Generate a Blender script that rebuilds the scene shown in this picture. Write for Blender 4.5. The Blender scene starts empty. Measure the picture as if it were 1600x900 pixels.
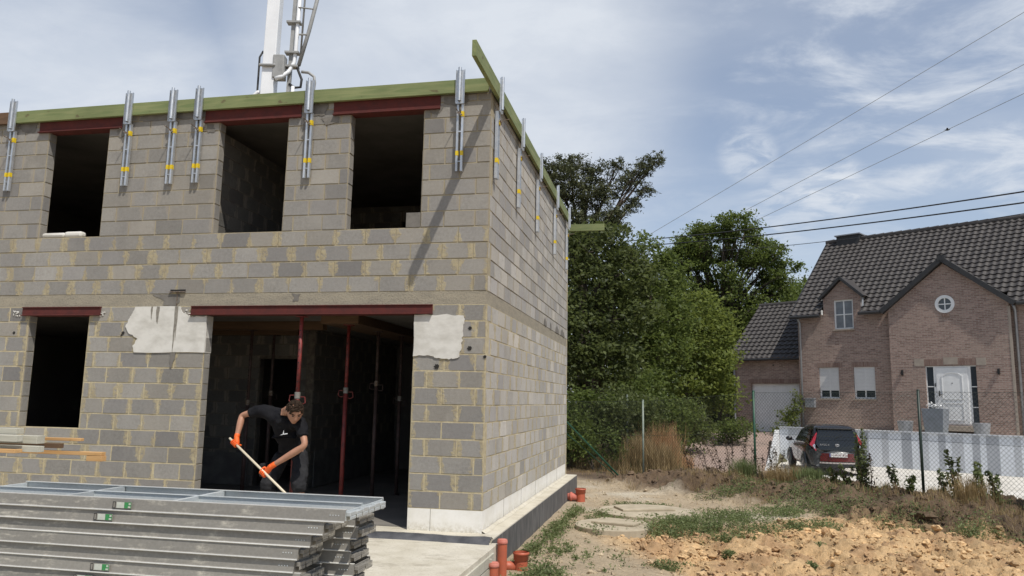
import bpy, math, random
import numpy as np
from mathutils import Vector, Matrix, noise as mnoise
R = math.radians
random.seed(7); rng = np.random.default_rng(7)
sc = bpy.context.scene
# ---------------------------------------------------------------- camera
# world frame: origin = right front corner of the shell at slab level, x along the front wall, y to the back, z up
cp, sp = math.cos(.1453), math.sin(.1453); cr, sr = math.cos(-.0187), math.sin(-.0187)
def c2w(v): return Vector((.97922*v[0]-.20278*v[1], .20278*v[0]+.97922*v[1], v[2]))
X_ = Vector((1,0,0)); V_ = Vector((0,-sp,cp)); F_ = Vector((0,cp,sp))
right = c2w(cr*X_-sr*V_); upv = c2w(sr*X_+cr*V_); fwd = c2w(F_)
cam = bpy.data.cameras.new('camera'); co = bpy.data.objects.new('camera', cam); sc.collection.objects.link(co)
CAM = Vector((2.13,-8.83,1.52))
M = Matrix((right, upv, -fwd)).transposed().to_4x4(); M.translation = CAM
co.matrix_world = M
cam.sensor_width = 36; cam.lens = 36*1196.87/1600; cam.clip_end = 3000; cam.clip_start = .05
sc.camera = co
def cx(X, Y):                       # metres right of / ahead of the viewpoint -> world xy
    return (2.13+.97922*X-.20278*Y, -8.83+.20278*X+.97922*Y)
# ---------------------------------------------------------------- world and sun
SUN = Vector((1.03,-1.1,2.4)).normalized()
w = bpy.data.worlds.new("World"); sc.world = w; w.use_nodes = True
nt = w.node_tree; nt.nodes.clear()
out = nt.nodes.new('ShaderNodeOutputWorld'); bg = nt.nodes.new('ShaderNodeBackground')
sky = nt.nodes.new('ShaderNodeTexSky'); sky.sky_type = 'NISHITA'; sky.sun_disc = False
sky.sun_elevation = math.asin(SUN.z); sky.sun_rotation = math.atan2(SUN.x, SUN.y)
sky.air_density = 1.0; sky.dust_density = .9; sky.ozone_density = 3.0
def N(t, **k):
    n = nt.nodes.new(t)
    for a, b in k.items(): setattr(n, a, b)
    return n
def lk(a, b): nt.links.new(a, b)
tc = N('ShaderNodeTexCoord'); sep = N('ShaderNodeSeparateXYZ'); lk(tc.outputs['Generated'], sep.inputs[0])
mz = N('ShaderNodeMath', operation='MAXIMUM'); lk(sep.outputs[2], mz.inputs[0]); mz.inputs[1].default_value = .04
az = N('ShaderNodeMath', operation='ADD'); lk(mz.outputs[0], az.inputs[0]); az.inputs[1].default_value = .16
dx = N('ShaderNodeMath', operation='DIVIDE'); lk(sep.outputs[0], dx.inputs[0]); lk(az.outputs[0], dx.inputs[1])
dy = N('ShaderNodeMath', operation='DIVIDE'); lk(sep.outputs[1], dy.inputs[0]); lk(az.outputs[0], dy.inputs[1])
cmb = N('ShaderNodeCombineXYZ'); lk(dx.outputs[0], cmb.inputs[0]); lk(dy.outputs[0], cmb.inputs[1])
def wn(scale, detail, rough, off, dist=0.0, stretch=(1,1,1)):
    mp = N('ShaderNodeMapping'); mp.inputs['Location'].default_value = off; mp.inputs['Scale'].default_value = stretch
    lk(cmb.outputs[0], mp.inputs[0])
    n = N('ShaderNodeTexNoise'); n.inputs['Scale'].default_value = scale; n.inputs['Detail'].default_value = detail
    n.inputs['Roughness'].default_value = rough; n.inputs['Distortion'].default_value = dist
    lk(mp.outputs[0], n.inputs['Vector']); return n.outputs[0]
def mr(src, a, b, c=0., d=1.):
    m = N('ShaderNodeMapRange', interpolation_type='SMOOTHSTEP'); lk(src, m.inputs[0])
    for i, v in enumerate((a, b, c, d)): m.inputs[i+1].default_value = v
    return m.outputs[0]
big = mr(wn(.62, 2, .5, (3.1,1.2,0)), .34, .70)
fine = mr(wn(2.6, 8, .62, (8.2,2.7,0), .4, (1,1.5,1)), .42, .72)
veil = mr(wn(1.1, 6, .55, (1.4,6.5,0), .3, (1,1.3,1)), .38, .75)
def op(o, a, b):
    m = N('ShaderNodeMath', operation=o)
    for i, v in enumerate((a, b)):
        if isinstance(v, (int, float)): m.inputs[i].default_value = v
        else: lk(v, m.inputs[i])
    return m.outputs[0]
# one broad bright cloud bank over the shell (a direction in the sky), thin broken cirrus elsewhere
def lobe(d, inner, outer):
    v = Vector(d).normalized(); dp = N('ShaderNodeVectorMath', operation='DOT_PRODUCT')
    lk(tc.outputs['Generated'], dp.inputs[0]); dp.inputs[1].default_value = v
    return mr(dp.outputs['Value'], outer, inner)
def pdir(px, py):
    return (fwd + right*((px-800)/1196.87) + upv*((450-py)/1196.87)).normalized()
l1 = lobe(pdir(700,120), .995, .94); l2 = lobe(pdir(60,260), .995, .95); l3 = lobe(pdir(1450,60), .995, .965)
wob = wn(1.9, 6, .6, (0.3,5.5,0), .5)
dens = op('ADD', op('MULTIPLY', op('MAXIMUM', l1, op('MULTIPLY', l2, .9)), op('ADD', op('MULTIPLY', wob, .9), .35)), op('MULTIPLY', big, .16))
dens = op('ADD', dens, op('MULTIPLY', fine, op('ADD', op('MULTIPLY', l3, .75), .20)))
dens = op('ADD', dens, op('MULTIPLY', veil, .28))
l4 = lobe(pdir(1168,240), .99985, .99915); l5 = lobe(pdir(1300,292), .9998, .9989); l6 = lobe(pdir(1215,335), .9998, .9985)
puff = mr(wn(9., 6, .6, (1.2,7.1,0), .6), .38, .62)
dens = op('ADD', dens, op('MULTIPLY', puff, op('MULTIPLY', op('ADD', op('ADD', l4, l5), op('MULTIPLY', l6, .7)), .55)))
low = mr(sep.outputs[2], .42, .02, 0, .40)
dens = op('MINIMUM', op('ADD', op('MULTIPLY', op('ADD', dens, low), .68), .20), 1.0)
mx = N('ShaderNodeMix', data_type='RGBA'); lk(dens, mx.inputs['Factor']); lk(sky.outputs[0], mx.inputs['A'])
mx.inputs['B'].default_value = (5.95, 6.35, 6.95, 1)
lk(mx.outputs['Result'], bg.inputs[0]); bg.inputs[1].default_value = .12; lk(bg.outputs[0], out.inputs[0])
sl = bpy.data.lights.new('sun', 'SUN'); sl.energy = 4.1; sl.angle = R(.6); sl.color = (1,.95,.87)
so = bpy.data.objects.new('sun', sl); sc.collection.objects.link(so)
so.rotation_euler = SUN.to_track_quat('Z', 'Y').to_euler()
sc.view_settings.view_transform = 'Standard'; sc.view_settings.look = 'None'; sc.view_settings.gamma = 1
sc.view_settings.exposure = 0; sc.view_settings.use_curve_mapping = False

# ---------------------------------------------------------------- materials
class G:
    def __init__(s, name):
        s.m = bpy.data.materials.new(name); s.m.use_nodes = True; s.t = s.m.node_tree
        s.b = s.t.nodes['Principled BSDF']; s.tc = None
    def n(s, t, **k):
        n = s.t.nodes.new(t)
        for a, b in k.items(): setattr(n, a, b)
        return n
    def l(s, a, b): s.t.links.new(a, b)
    def obj(s):
        if not s.tc: s.tc = s.n('ShaderNodeTexCoord')
        return s.tc.outputs['Object']
    def noise(s, scale, detail=4, rough=.6, stretch=(1,1,1), dist=0, vec=None):
        mp = s.n('ShaderNodeMapping'); mp.inputs['Scale'].default_value = stretch; s.l(vec or s.obj(), mp.inputs[0])
        n = s.n('ShaderNodeTexNoise'); n.inputs['Scale'].default_value = scale; n.inputs['Detail'].default_value = detail
        n.inputs['Roughness'].default_value = rough; n.inputs['Distortion'].default_value = dist
        s.l(mp.outputs[0], n.inputs['Vector']); return n.outputs[0]
    def mr(s, src, a, b, c=0., d=1.):
        m = s.n('ShaderNodeMapRange'); s.l(src, m.inputs[0])
        for i, v in enumerate((a, b, c, d)): m.inputs[i+1].default_value = v
        return m.outputs[0]
    def mth(s, o, a, b=0.):
        m = s.n('ShaderNodeMath', operation=o)
        for i, v in enumerate((a, b)):
            if isinstance(v, (int, float)): m.inputs[i].default_value = v
            else: s.l(v, m.inputs[i])
        return m.outputs[0]
    def mix(s, f, a, b, blend='MIX'):
        m = s.n('ShaderNodeMix', data_type='RGBA', blend_type=blend)
        for i, v in (('Factor', f), ('A', a), ('B', b)):
            if isinstance(v, (int, float)): m.inputs[i].default_value = v
            elif isinstance(v, tuple): m.inputs[i].default_value = (*v, 1) if len(v) == 3 else v
            else: s.l(v, m.inputs[i])
        return m.outputs['Result']
    def attr(s, name, out='Fac'):
        a = s.n('ShaderNodeAttribute'); a.attribute_name = name; return a.outputs[out]
    def bump(s, h, st=.3, dist=.01):
        b = s.n('ShaderNodeBump'); b.inputs['Strength'].default_value = st; b.inputs['Distance'].default_value = dist
        s.l(h, b.inputs['Height']); s.l(b.outputs[0], s.b.inputs['Normal'])
    def col(s, c):
        if isinstance(c, tuple): s.b.inputs['Base Color'].default_value = (*c, 1)
        else: s.l(c, s.b.inputs['Base Color'])
    def set(s, **k):
        for a, v in k.items():
            i = s.b.inputs[a.replace('_', ' ')]
            if isinstance(v, (int, float, tuple)): i.default_value = v
            else: s.l(v, i)
        return s
def pm(name, c1, c2=None, scale=6, rough=.7, bump=.2, bscale=60, metal=0., stretch=(1,1,1), lo=.35, hi=.65, bd=.004, detail=5, coat=0.):
    g = G(name)
    if c2 is None: c2 = tuple(x*.75 for x in c1)
    f = g.mr(g.noise(scale, detail, .6, stretch), lo, hi)
    g.col(g.mix(f, c1, c2)); g.set(Roughness=rough, Metallic=metal)
    if coat: g.set(Coat_Weight=coat)
    if bump: g.bump(g.noise(bscale, 4, .65, stretch), bump, bd)
    return g.m
MT = {}
# concrete block: per-block tone, open texture, mortar smeared along the vertical joints
def block_mat():
    g = G('concrete_block'); tone = g.attr('tone'); sm = g.attr('smear')
    uv = g.n('ShaderNodeUVMap'); uv.uv_map = 'UVMap'; sx = g.n('ShaderNodeSeparateXYZ'); g.l(uv.outputs[0], sx.inputs[0])
    u = sx.outputs[0]; d = g.mth('MINIMUM', u, g.mth('SUBTRACT', 1., u))
    n1 = g.noise(3.0, 4, .6); n2 = g.noise(26, 5, .7); n3 = g.noise(150, 3, .7); n4 = g.noise(7., 5, .65)
    base = g.mix(g.mr(n1, .3, .7), (.285,.265,.235), (.210,.196,.178))
    base = g.mix(g.mr(n2, .35, .7), base, (.30,.288,.262))
    hue = g.attr('hue'); base = g.mix(g.mth('MULTIPLY', g.mr(hue, .6, 1.), .30), base, (.36,.315,.245)); base = g.mix(g.mth('MULTIPLY', g.mr(hue, .42, 0.), .45), base, (.185,.178,.180))
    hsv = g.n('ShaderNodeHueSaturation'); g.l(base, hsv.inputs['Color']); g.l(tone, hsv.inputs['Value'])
    pores = g.mr(n3, .62, .70); c = g.mix(g.mth('MULTIPLY', pores, .55), hsv.outputs[0], (.09,.085,.08))
    # smear
    wid = g.mth('ADD', g.mr(g.noise(2.3, 2, .5), .36, .62, -.02, .19), g.mr(g.noise(14, 4, .75), .3, .7, -.07, .08))
    f = g.mth('SUBTRACT', wid, d); f = g.mr(f, 0., .05); f = g.mth('MULTIPLY', f, g.mr(n2, .34, .52)); 
    f = g.mth('MULTIPLY', f, g.mth('MINIMUM', sm, 1.))
    c = g.mix(g.mth('MULTIPLY', f, .92), c, g.mix(g.mr(n4, .4, .6), (.42,.355,.215), (.34,.28,.165)))
    gf = g.mth('MULTIPLY', g.mr(g.mth('SUBTRACT', g.mth('MULTIPLY', wid, .8), d), 0., .05), g.mth('SUBTRACT', 1., g.mth('MINIMUM', sm, 1.)))
    c = g.mix(g.mth('MULTIPLY', gf, .55), c, (.30,.265,.215))
    # long damp and lime stains
    st = g.mr(g.noise(1.1, 5, .7, (1,1,.35)), .56, .74); c = g.mix(g.mth('MULTIPLY', st, .22), c, (.11,.10,.09))
    lm = g.mr(g.noise(1.6, 5, .7), .58, .75); c = g.mix(g.mth('MULTIPLY', lm, .30), c, (.42,.40,.35))
    g.col(c); g.set(Roughness=.95)
    g.bump(g.mth('ADD', g.mth('MULTIPLY', n2, .8), g.mth('ADD', n3, g.mth('MULTIPLY', f, .8))), .55, .006)
    return g.m
MT['block'] = block_mat()
g = G('mortar'); z = g.attr('mz'); n = g.noise(14, 5, .7)
c = g.mix(g.mr(n, .35, .65), (.52,.45,.29), (.36,.30,.19)); cu = g.mix(g.mr(n, .35, .65), (.10,.085,.07), (.20,.175,.14))
g.col(g.mix(z, cu, c)); g.set(Roughness=1.); g.bump(g.noise(60, 4, .7), .6, .008); MT['mortar'] = g.m
g = G('concrete_slab'); n = g.noise(2.2, 6, .65); f = g.noise(40, 5, .7)
c = g.mix(g.mr(n, .35, .68), (.58,.54,.45), (.45,.41,.32)); c = g.mix(g.mth('MULTIPLY', g.mr(f, .55, .7), .5), c, (.27,.23,.17))
c = g.mix(g.mth('MULTIPLY', g.mr(g.noise(5, 6, .75, (.5,1,1)), .54, .66), .5), c, (.24,.205,.15)); c = g.mix(g.mth('MULTIPLY', g.mr(g.noise(70, 3, .6), .64, .7), .7), c, (.16,.13,.10))
g.col(c); g.set(Roughness=.9); g.bump(g.noise(30, 6, .7), .4, .006); MT['slab'] = g.m
g = G('concrete_band'); n = g.noise(3, 6, .7, (1,1,3)); f = g.noise(45, 5, .75)
c = g.mix(g.mr(n, .35, .68), (.34,.30,.225), (.25,.225,.175)); c = g.mix(g.mth('MULTIPLY', g.mr(f, .52, .66), .6), c, (.15,.13,.11))
g.col(c); g.set(Roughness=.95); g.bump(f, .8, .012); MT['band'] = g.m
g = G('cellular_block'); n = g.noise(3, 6, .7); f = g.noise(20, 5, .7)
c = g.mix(g.mr(n, .4, .75), (.80,.78,.73), (.68,.65,.57)); ss = g.n('ShaderNodeSeparateXYZ'); g.l(g.obj(), ss.inputs[0])
dirt = g.mth('MULTIPLY', g.mr(ss.outputs[2], .12, 0.), g.mr(f, .35, .65)); c = g.mix(g.mth('MULTIPLY', dirt, .7), c, (.36,.31,.21))
g.col(c); g.set(Roughness=.95); g.bump(f, .25, .004); MT['plinth'] = g.m
MT['plaster'] = pm('white_plaster', (.62,.60,.55), (.44,.42,.37), 4, .9, .3, 14, bd=.006, stretch=(1,1,1.6), lo=.42, hi=.75)
MT['red'] = pm('red_primer', (.105,.017,.012), (.070,.014,.011), 9, .85, .15, 60)
MT['prop'] = pm('red_prop_paint', (.22,.035,.030), (.11,.024,.022), 14, .55, .2, 90, lo=.45)
MT['propdull'] = pm('worn_prop_steel', (.10,.06,.055), (.05,.035,.03), 14, .6, .2, 90)
MT['innershade'] = pm('shade_toned_board', (.16,.155,.145), (.11,.105,.10), 5, .95, .2)  # indoor board, colour darkened to carry the room's shade
MT['innerslab'] = pm('shade_toned_concrete', (.20,.185,.165), (.14,.13,.115), 2, .95, .2, 20)  # ceiling and floor concrete, interior shade put into the colour
MT['damp'] = pm('damp_mark', (.13,.12,.105), (.19,.175,.155), 8, .95, .2, 60)
MT['rustdrip'] = pm('drip_mark', (.17,.155,.13), (.26,.24,.20), 20, .95, .1, 60)
MT['dark'] = pm('dark_cavity', (.012,.011,.010), (.02,.018,.016), 10, .9, 0)
MT['sheet'] = pm('black_membrane', (.045,.046,.052), (.10,.10,.105), 5, .5, .3, 18, bd=.01)
MT['bitumen'] = pm('bitumen_coating', (.075,.073,.072), (.20,.19,.18), 9, .8, .3, 50, stretch=(1,1,.25), lo=.42, hi=.8)
def wood(name, a, b, sc_=1., gr=(1,14,14)):
    g = G(name); n = g.noise(1.6*sc_, 5, .6, gr, 1.2); k = g.noise(5, 3, .5, (1,2,2)); s_ = g.noise(1.1, 3, .5)
    c = g.mix(g.mr(n, .35, .65), a, b); c = g.mix(g.mth('MULTIPLY', g.mr(s_, .4, .7), .5), c, tuple(x*.62 for x in a))
    c = g.mix(g.mth('MULTIPLY', g.mr(k, .68, .74), .7), c, (.09,.06,.03)); g.col(c); g.set(Roughness=.8); g.bump(n, .2, .003); return g.m
MT['green'] = wood('treated_timber', (.150,.190,.072), (.245,.262,.115))
MT['greeny'] = wood('treated_timber_lengthwise', (.20,.19,.09), (.33,.28,.15), 1., (14,1,14))
MT['palewood'] = wood('weathered_timber', (.44,.42,.34), (.56,.54,.45))
MT['orange'] = wood('fresh_pine', (.52,.29,.11), (.62,.38,.17))
MT['brownwood'] = wood('stained_board', (.10,.058,.03), (.15,.085,.045))
def galv(name, a, b, dirt, rough=.42, metal=.85, dl=.5, dh=.72):
    g = G(name); v = g.n('ShaderNodeTexVoronoi'); v.inputs['Scale'].default_value = 45; g.l(g.obj(), v.inputs['Vector'])
    n = g.noise(9, 6, .7, (.6,1,1)); s_ = g.noise(5, 5, .7, (.7,1,3)); t = g.noise(30, 4, .7)
    c = g.mix(g.mr(v.outputs['Distance'], 0, 1.6), a, b)
    f = g.mth('MULTIPLY', g.mr(s_, dl, dh), g.mr(t, .3, .6)); c = g.mix(f, c, dirt)
    oi = g.n('ShaderNodeObjectInfo'); spl = g.mr(g.noise(2.3, 5, .75, (.8,1,1.4)), .60, .68); c = g.mix(g.mth('MULTIPLY', spl, .35), c, tuple(x*1.12 for x in dirt)); hv_ = g.n('ShaderNodeHueSaturation'); g.l(c, hv_.inputs['Color']); g.l(g.mr(oi.outputs['Random'], 0, 1, .86, 1.12), hv_.inputs['Value']); c = hv_.outputs[0]
    g.col(c); g.set(Metallic=g.mr(f, 0, 1, metal, .1), Roughness=g.mr(n, .3, .7, rough-.08, rough+.22)); g.bump(t, .12, .003); return g.m
MT['galv'] = galv('galvanised_steel', (.52,.54,.56), (.66,.68,.70), (.50,.49,.45), .42, .85, .6, .8)
MT['deck'] = galv('used_galvanised_steel', (.205,.192,.168), (.27,.257,.23), (.46,.43,.36), .5, .2, .54, .70)
MT['decktop'] = galv('clean_galvanised_steel', (.50,.53,.53), (.60,.63,.63), (.60,.58,.52), .45, .30, .6, .8)
MT['bead'] = galv('rubbed_glint_steel', (.62,.61,.57), (.74,.73,.69), (.40,.38,.34), .45, .25, .60, .80)  # pale colour paints a sun glint onto the rubbed rail edges
MT['yellow'] = pm('yellow_sticker', (.75,.55,.015), (.60,.42,.01), 40, .5, 0)
MT['sgreen'] = pm('green_sticker', (.03,.20,.06), (.04,.25,.08), 30, .5, 0)
MT['swhite'] = pm('white_sticker', (.50,.52,.46), (.42,.44,.40), 30, .5, 0)
MT['black'] = pm('black_paint', (.012,.012,.013), (.02,.02,.02), 20, .5, .05)
MT['rod'] = pm('rusty_rod', (.16,.10,.06), (.30,.27,.24), 40, .5, .2, 90, metal=.5)
MT['pipe'] = pm('orange_drain_pipe', (.50,.115,.055), (.38,.10,.055), 7, .5, .1, 60)
MT['pipedust'] = pm('dusty_pipe_cap', (.56,.22,.17), (.48,.13,.09), 9, .7, .1, 60)
MT['white'] = pm('white_paint', (.74,.745,.74), (.66,.665,.66), 3, .45, .03)
MT['offwhite'] = pm('rendered_wall', (.70,.73,.77), (.62,.65,.69), 1.2, .85, .15, 40)
MT['greyband'] = pm('grey_wall_stripe', (.42,.44,.47), (.35,.37,.40), 1.8, .85, .15, 40)
MT['greyband2'] = pm('pale_grey_wall_stripe', (.52,.54,.57), (.45,.47,.50), 1.8, .85, .15, 40)
MT['cope'] = pm('wall_coping', (.55,.57,.60), (.45,.47,.5), 2, .6, .1)
MT['pgrey'] = pm('grey_plastic', (.20,.22,.25), (.16,.18,.2), 4, .6, .1)
MT['zinc'] = pm('zinc', (.33,.34,.36), (.26,.27,.29), 4, .5, .1, 40, metal=.4)
MT['boomw'] = pm('white_boom_paint', (.80,.81,.82), (.72,.73,.74), 1.5, .4, .04)
MT['boomg'] = pm('grey_boom_pipe', (.33,.33,.32), (.25,.25,.24), 5, .5, .1)
MT['hose'] = pm('black_rubber', (.02,.02,.02), (.035,.035,.035), 9, .6, .1)
MT['greenpost'] = pm('green_coated_post', (.012,.065,.035), (.02,.085,.05), 12, .45, .05)
MT['darkpost'] = pm('dark_green_post', (.010,.022,.016), (.014,.03,.02), 12, .5, .05)
MT['greypost'] = pm('grey_post', (.25,.28,.24), (.18,.22,.18), 12, .6, .1)
MT['mesh'] = pm('fence_wire', (.055,.075,.065), (.09,.10,.09), 3, .5, 0, metal=.2)
# house brick, laid in object space of the house
def brick_mat(name, a, b, c3):
    g = G(name); sx = g.n('ShaderNodeSeparateXYZ'); g.l(g.obj(), sx.inputs[0]); cb = g.n('ShaderNodeCombineXYZ')
    g.l(g.mth('ADD', sx.outputs[0], sx.outputs[1]), cb.inputs[0]); g.l(sx.outputs[2], cb.inputs[1])
    br = g.n('ShaderNodeTexBrick'); g.l(cb.outputs[0], br.inputs['Vector'])
    br.inputs['Scale'].default_value = 1; br.inputs['Brick Width'].default_value = .20; br.inputs['Row Height'].default_value = .062
    br.inputs['Mortar Size'].default_value = .009; br.inputs['Mortar Smooth'].default_value = .4; br.inputs['Bias'].default_value = -.1
    br.inputs['Color1'].default_value = (*a,1); br.inputs['Color2'].default_value = (*b,1); br.inputs['Mortar'].default_value = (*c3,1)
    rows = g.noise(1.0, 3, .6, (1,1,1), 0, None); n2 = g.noise(4, 5, .7, (2.5,2.5,8)); n3 = g.noise(.7, 4, .6)
    c = g.mix(g.mth('MULTIPLY', g.mr(n2, .42, .68), .60), br.outputs[0], (.14,.07,.058))
    c = g.mix(g.mth('MULTIPLY', g.mr(n3, .45, .7), .35), c, (.26,.21,.17))
    c = g.mix(g.mth('MULTIPLY', g.mr(g.noise(2.0, 5, .7, (1,1,2.2)), .58, .74), .45), c, (.075,.035,.035))
    g.col(c); g.set(Roughness=.95); g.bump(br.outputs['Fac'], -.5, .01); return g.m
MT['brick'] = brick_mat('house_brick', (.36,.255,.21), (.19,.125,.10), (.36,.325,.29))
MT['brickhead'] = pm('brick_header_course', (.17,.105,.085), (.27,.20,.165), 14, .95, .4, 30, stretch=(1,1,.1))
MT['stone'] = pm('lintel_stone', (.34,.29,.24), (.28,.24,.20), 5, .9, .2)
g = G('roof_tile'); n = g.noise(2.5, 5, .65); f = g.noise(9, 4, .8)
c = g.mix(g.mr(n, .35, .7), (.036,.031,.029), (.062,.055,.050)); c = g.mix(g.mth('MULTIPLY', g.mr(f, .66, .72), .45), c, (.28,.27,.25))
g.col(c); g.set(Roughness=.62); g.bump(g.noise(30, 4, .6), .2, .01); MT['tile'] = g.m
MT['verge'] = pm('black_verge', (.020,.020,.022), (.03,.03,.03), 6, .6, .1)
g = G('window_glass'); g.col((.035,.045,.055)); g.set(Roughness=.08, Specular_IOR_Level=.7); MT['glass'] = g.m
MT['shutter'] = pm('roller_shutter', (.60,.60,.60), (.54,.54,.54), 2, .6, .02)
MT['curtain'] = pm('net_curtain', (.20,.22,.24), (.14,.155,.17), 3, .5, .0)
g = G('clinker_paving'); br = g.n('ShaderNodeTexBrick'); g.l(g.obj(), br.inputs['Vector']); br.inputs['Scale'].default_value = 1
br.inputs['Brick Width'].default_value = .22; br.inputs['Row Height'].default_value = .11; br.inputs['Mortar Size'].default_value = .006
for k_, v_ in (('Color1', (.38,.27,.225,1)), ('Color2', (.30,.22,.185,1)), ('Mortar', (.22,.18,.15,1))): br.inputs[k_].default_value = v_
n = g.noise(1.2, 5, .7); g.col(g.mix(g.mth('MULTIPLY', g.mr(n, .4, .7), .5), br.outputs[0], (.24,.19,.16))); g.set(Roughness=.9); MT['paving'] = g.m
MT['court'] = pm('pale_concrete_paving', (.64,.61,.55), (.52,.49,.43), 1.5, .85, .15, 30)
MT['cover'] = pm('tank_lid_concrete', (.44,.38,.28), (.33,.28,.20), 4, .95, .5, 30)
g = G('soil'); gc = g.attr('gcol', 'Color'); n1 = g.noise(3, 6, .7); n2 = g.noise(22, 5, .75); n3 = g.noise(90, 3, .7)
c = g.mix(g.mth('MULTIPLY', g.mr(n1, .4, .65), .38), gc, g.mix(.5, gc, (.13,.08,.045)))
hs = g.n('ShaderNodeHueSaturation'); g.l(c, hs.inputs['Color']); g.l(g.mr(n2, .25, .75, .68, 1.28), hs.inputs['Value'])
g.col(hs.outputs[0]); g.set(Roughness=1.); g.bump(g.mth('ADD', n2, g.mth('MULTIPLY', n3, .5)), .9, .03); MT['soil'] = g.m
g = G('clod'); gc = g.attr('gcol', 'Color'); n2 = g.noise(20, 5, .75); hs = g.n('ShaderNodeHueSaturation'); g.l(gc, hs.inputs['Color'])
g.l(g.mr(n2, .25, .75, .6, 1.25), hs.inputs['Value']); g.col(hs.outputs[0]); g.set(Roughness=1.); g.bump(n2, .8, .02); MT['clod'] = g.m
def leafmat(name, a, b, trans=.35, sc_=.8):
    g = G(name); t = g.attr('tone'); n = g.noise(sc_, 3, .6)
    c = g.mix(t, a, b); c = g.mix(g.mth('MULTIPLY', g.mr(n, .4, .65), .45), c, tuple(x*.6 for x in a))
    g.col(c); g.set(Roughness=.6, Specular_IOR_Level=.3)
    tr = g.n('ShaderNodeBsdfTranslucent'); g.l(g.mix(.5, c, tuple(min(1, x*1.5) for x in b)), tr.inputs[0])
    ms = g.n('ShaderNodeMixShader'); ms.inputs[0].default_value = trans
    g.l(g.b.outputs[0], ms.inputs[1]); g.l(tr.outputs[0], ms.inputs[2])
    g.l(ms.outputs[0], g.t.nodes['Material Output'].inputs[0]); return g.m
MT['lf_dark'] = leafmat('dark_foliage', (.050,.066,.022), (.125,.150,.046), .42)
MT['lf_mid'] = leafmat('broad_foliage', (.062,.092,.022), (.155,.195,.048), .45)
MT['lf_light'] = leafmat('light_foliage', (.092,.128,.026), (.205,.24,.055), .45)
MT['lf_pine'] = leafmat('pine_needles', (.048,.060,.028), (.120,.128,.056), .15)
MT['lf_weed'] = leafmat('weed_leaf', (.085,.120,.040), (.215,.250,.105), .35, 3)
MT['lf_dry'] = leafmat('dry_grass_blade', (.25,.18,.09), (.44,.33,.17), .3, 3)
MT['lf_straw'] = leafmat('dry_stalk', (.40,.225,.11), (.58,.37,.20), .3, 3)
MT['lf_dead'] = leafmat('dock_stem', (.060,.038,.022), (.085,.065,.036), .1, 3)
MT['bark'] = pm('bark', (.085,.065,.048), (.05,.04,.03), 9, .95, .6, 30, stretch=(1,1,.2))
MT['barkpine'] = pm('pine_bark', (.07,.05,.036), (.045,.034,.026), 9, .95, .6, 30, stretch=(1,1,.2))
MT['skin'] = pm('skin', (.42,.215,.135), (.36,.18,.115), 12, .55, .05)
MT['hair'] = pm('dark_hair', (.016,.010,.007), (.05,.033,.022), 60, .9, .5, 60, bd=.01)
MT['shirt'] = pm('black_cotton', (.009,.009,.011), (.015,.015,.017), 8, .85, .6, 14, bd=.02)
MT['shorts'] = pm('charcoal_work_cloth', (.030,.030,.032), (.016,.016,.018), 8, .85, .6, 16, bd=.02)
for k_ in ('shirt','shorts','hair'): MT[k_].node_tree.nodes['Principled BSDF'].inputs['Specular IOR Level'].default_value = .12
MT['glove'] = pm('orange_glove', (.85,.14,.015), (.75,.10,.012), 20, .6, .2, 60)
MT['handle'] = pm('pale_broom_handle', (.70,.62,.46), (.60,.52,.38), 9, .5, .05)
MT['bristle'] = pm('broom_bristle', (.10,.03,.02), (.06,.02,.02), 60, .8, .5, 60)
g = G('car_red'); g.col((.10,.009,.011)); g.set(Roughness=.25, Coat_Weight=.7, Metallic=.1); MT['carred'] = g.m
g = G('car_black'); g.col((.012,.012,.014)); g.set(Roughness=.25, Coat_Weight=.6); MT['carblack'] = g.m
g = G('car_grey'); g.col((.028,.030,.032)); g.set(Roughness=.35, Coat_Weight=.5); MT['cargrey'] = g.m
g = G('car_glass'); g.col((.01,.012,.014)); g.set(Roughness=.06, Specular_IOR_Level=.6); MT['carglass'] = g.m
g = G('tail_light_lens'); g.col((.35,.008,.02)); g.set(Roughness=.15, Coat_Weight=.8); MT['lens'] = g.m
MT['plate'] = pm('number_plate', (.62,.62,.60), (.55,.55,.53), 20, .4, 0)
MT['platered'] = pm('plate_letters', (.12,.015,.02), (.10,.012,.02), 20, .5, 0)
MT['chrome'] = pm('bright_metal', (.7,.7,.72), (.6,.6,.62), 20, .25, 0, metal=.8)
MT['silver'] = pm('silver_trim', (.45,.40,.38), (.38,.34,.32), 20, .4, 0, metal=.3)
MT['euro'] = pm('blue_plate_strip', (.02,.03,.18), (.02,.03,.15), 20, .5, 0)

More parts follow.
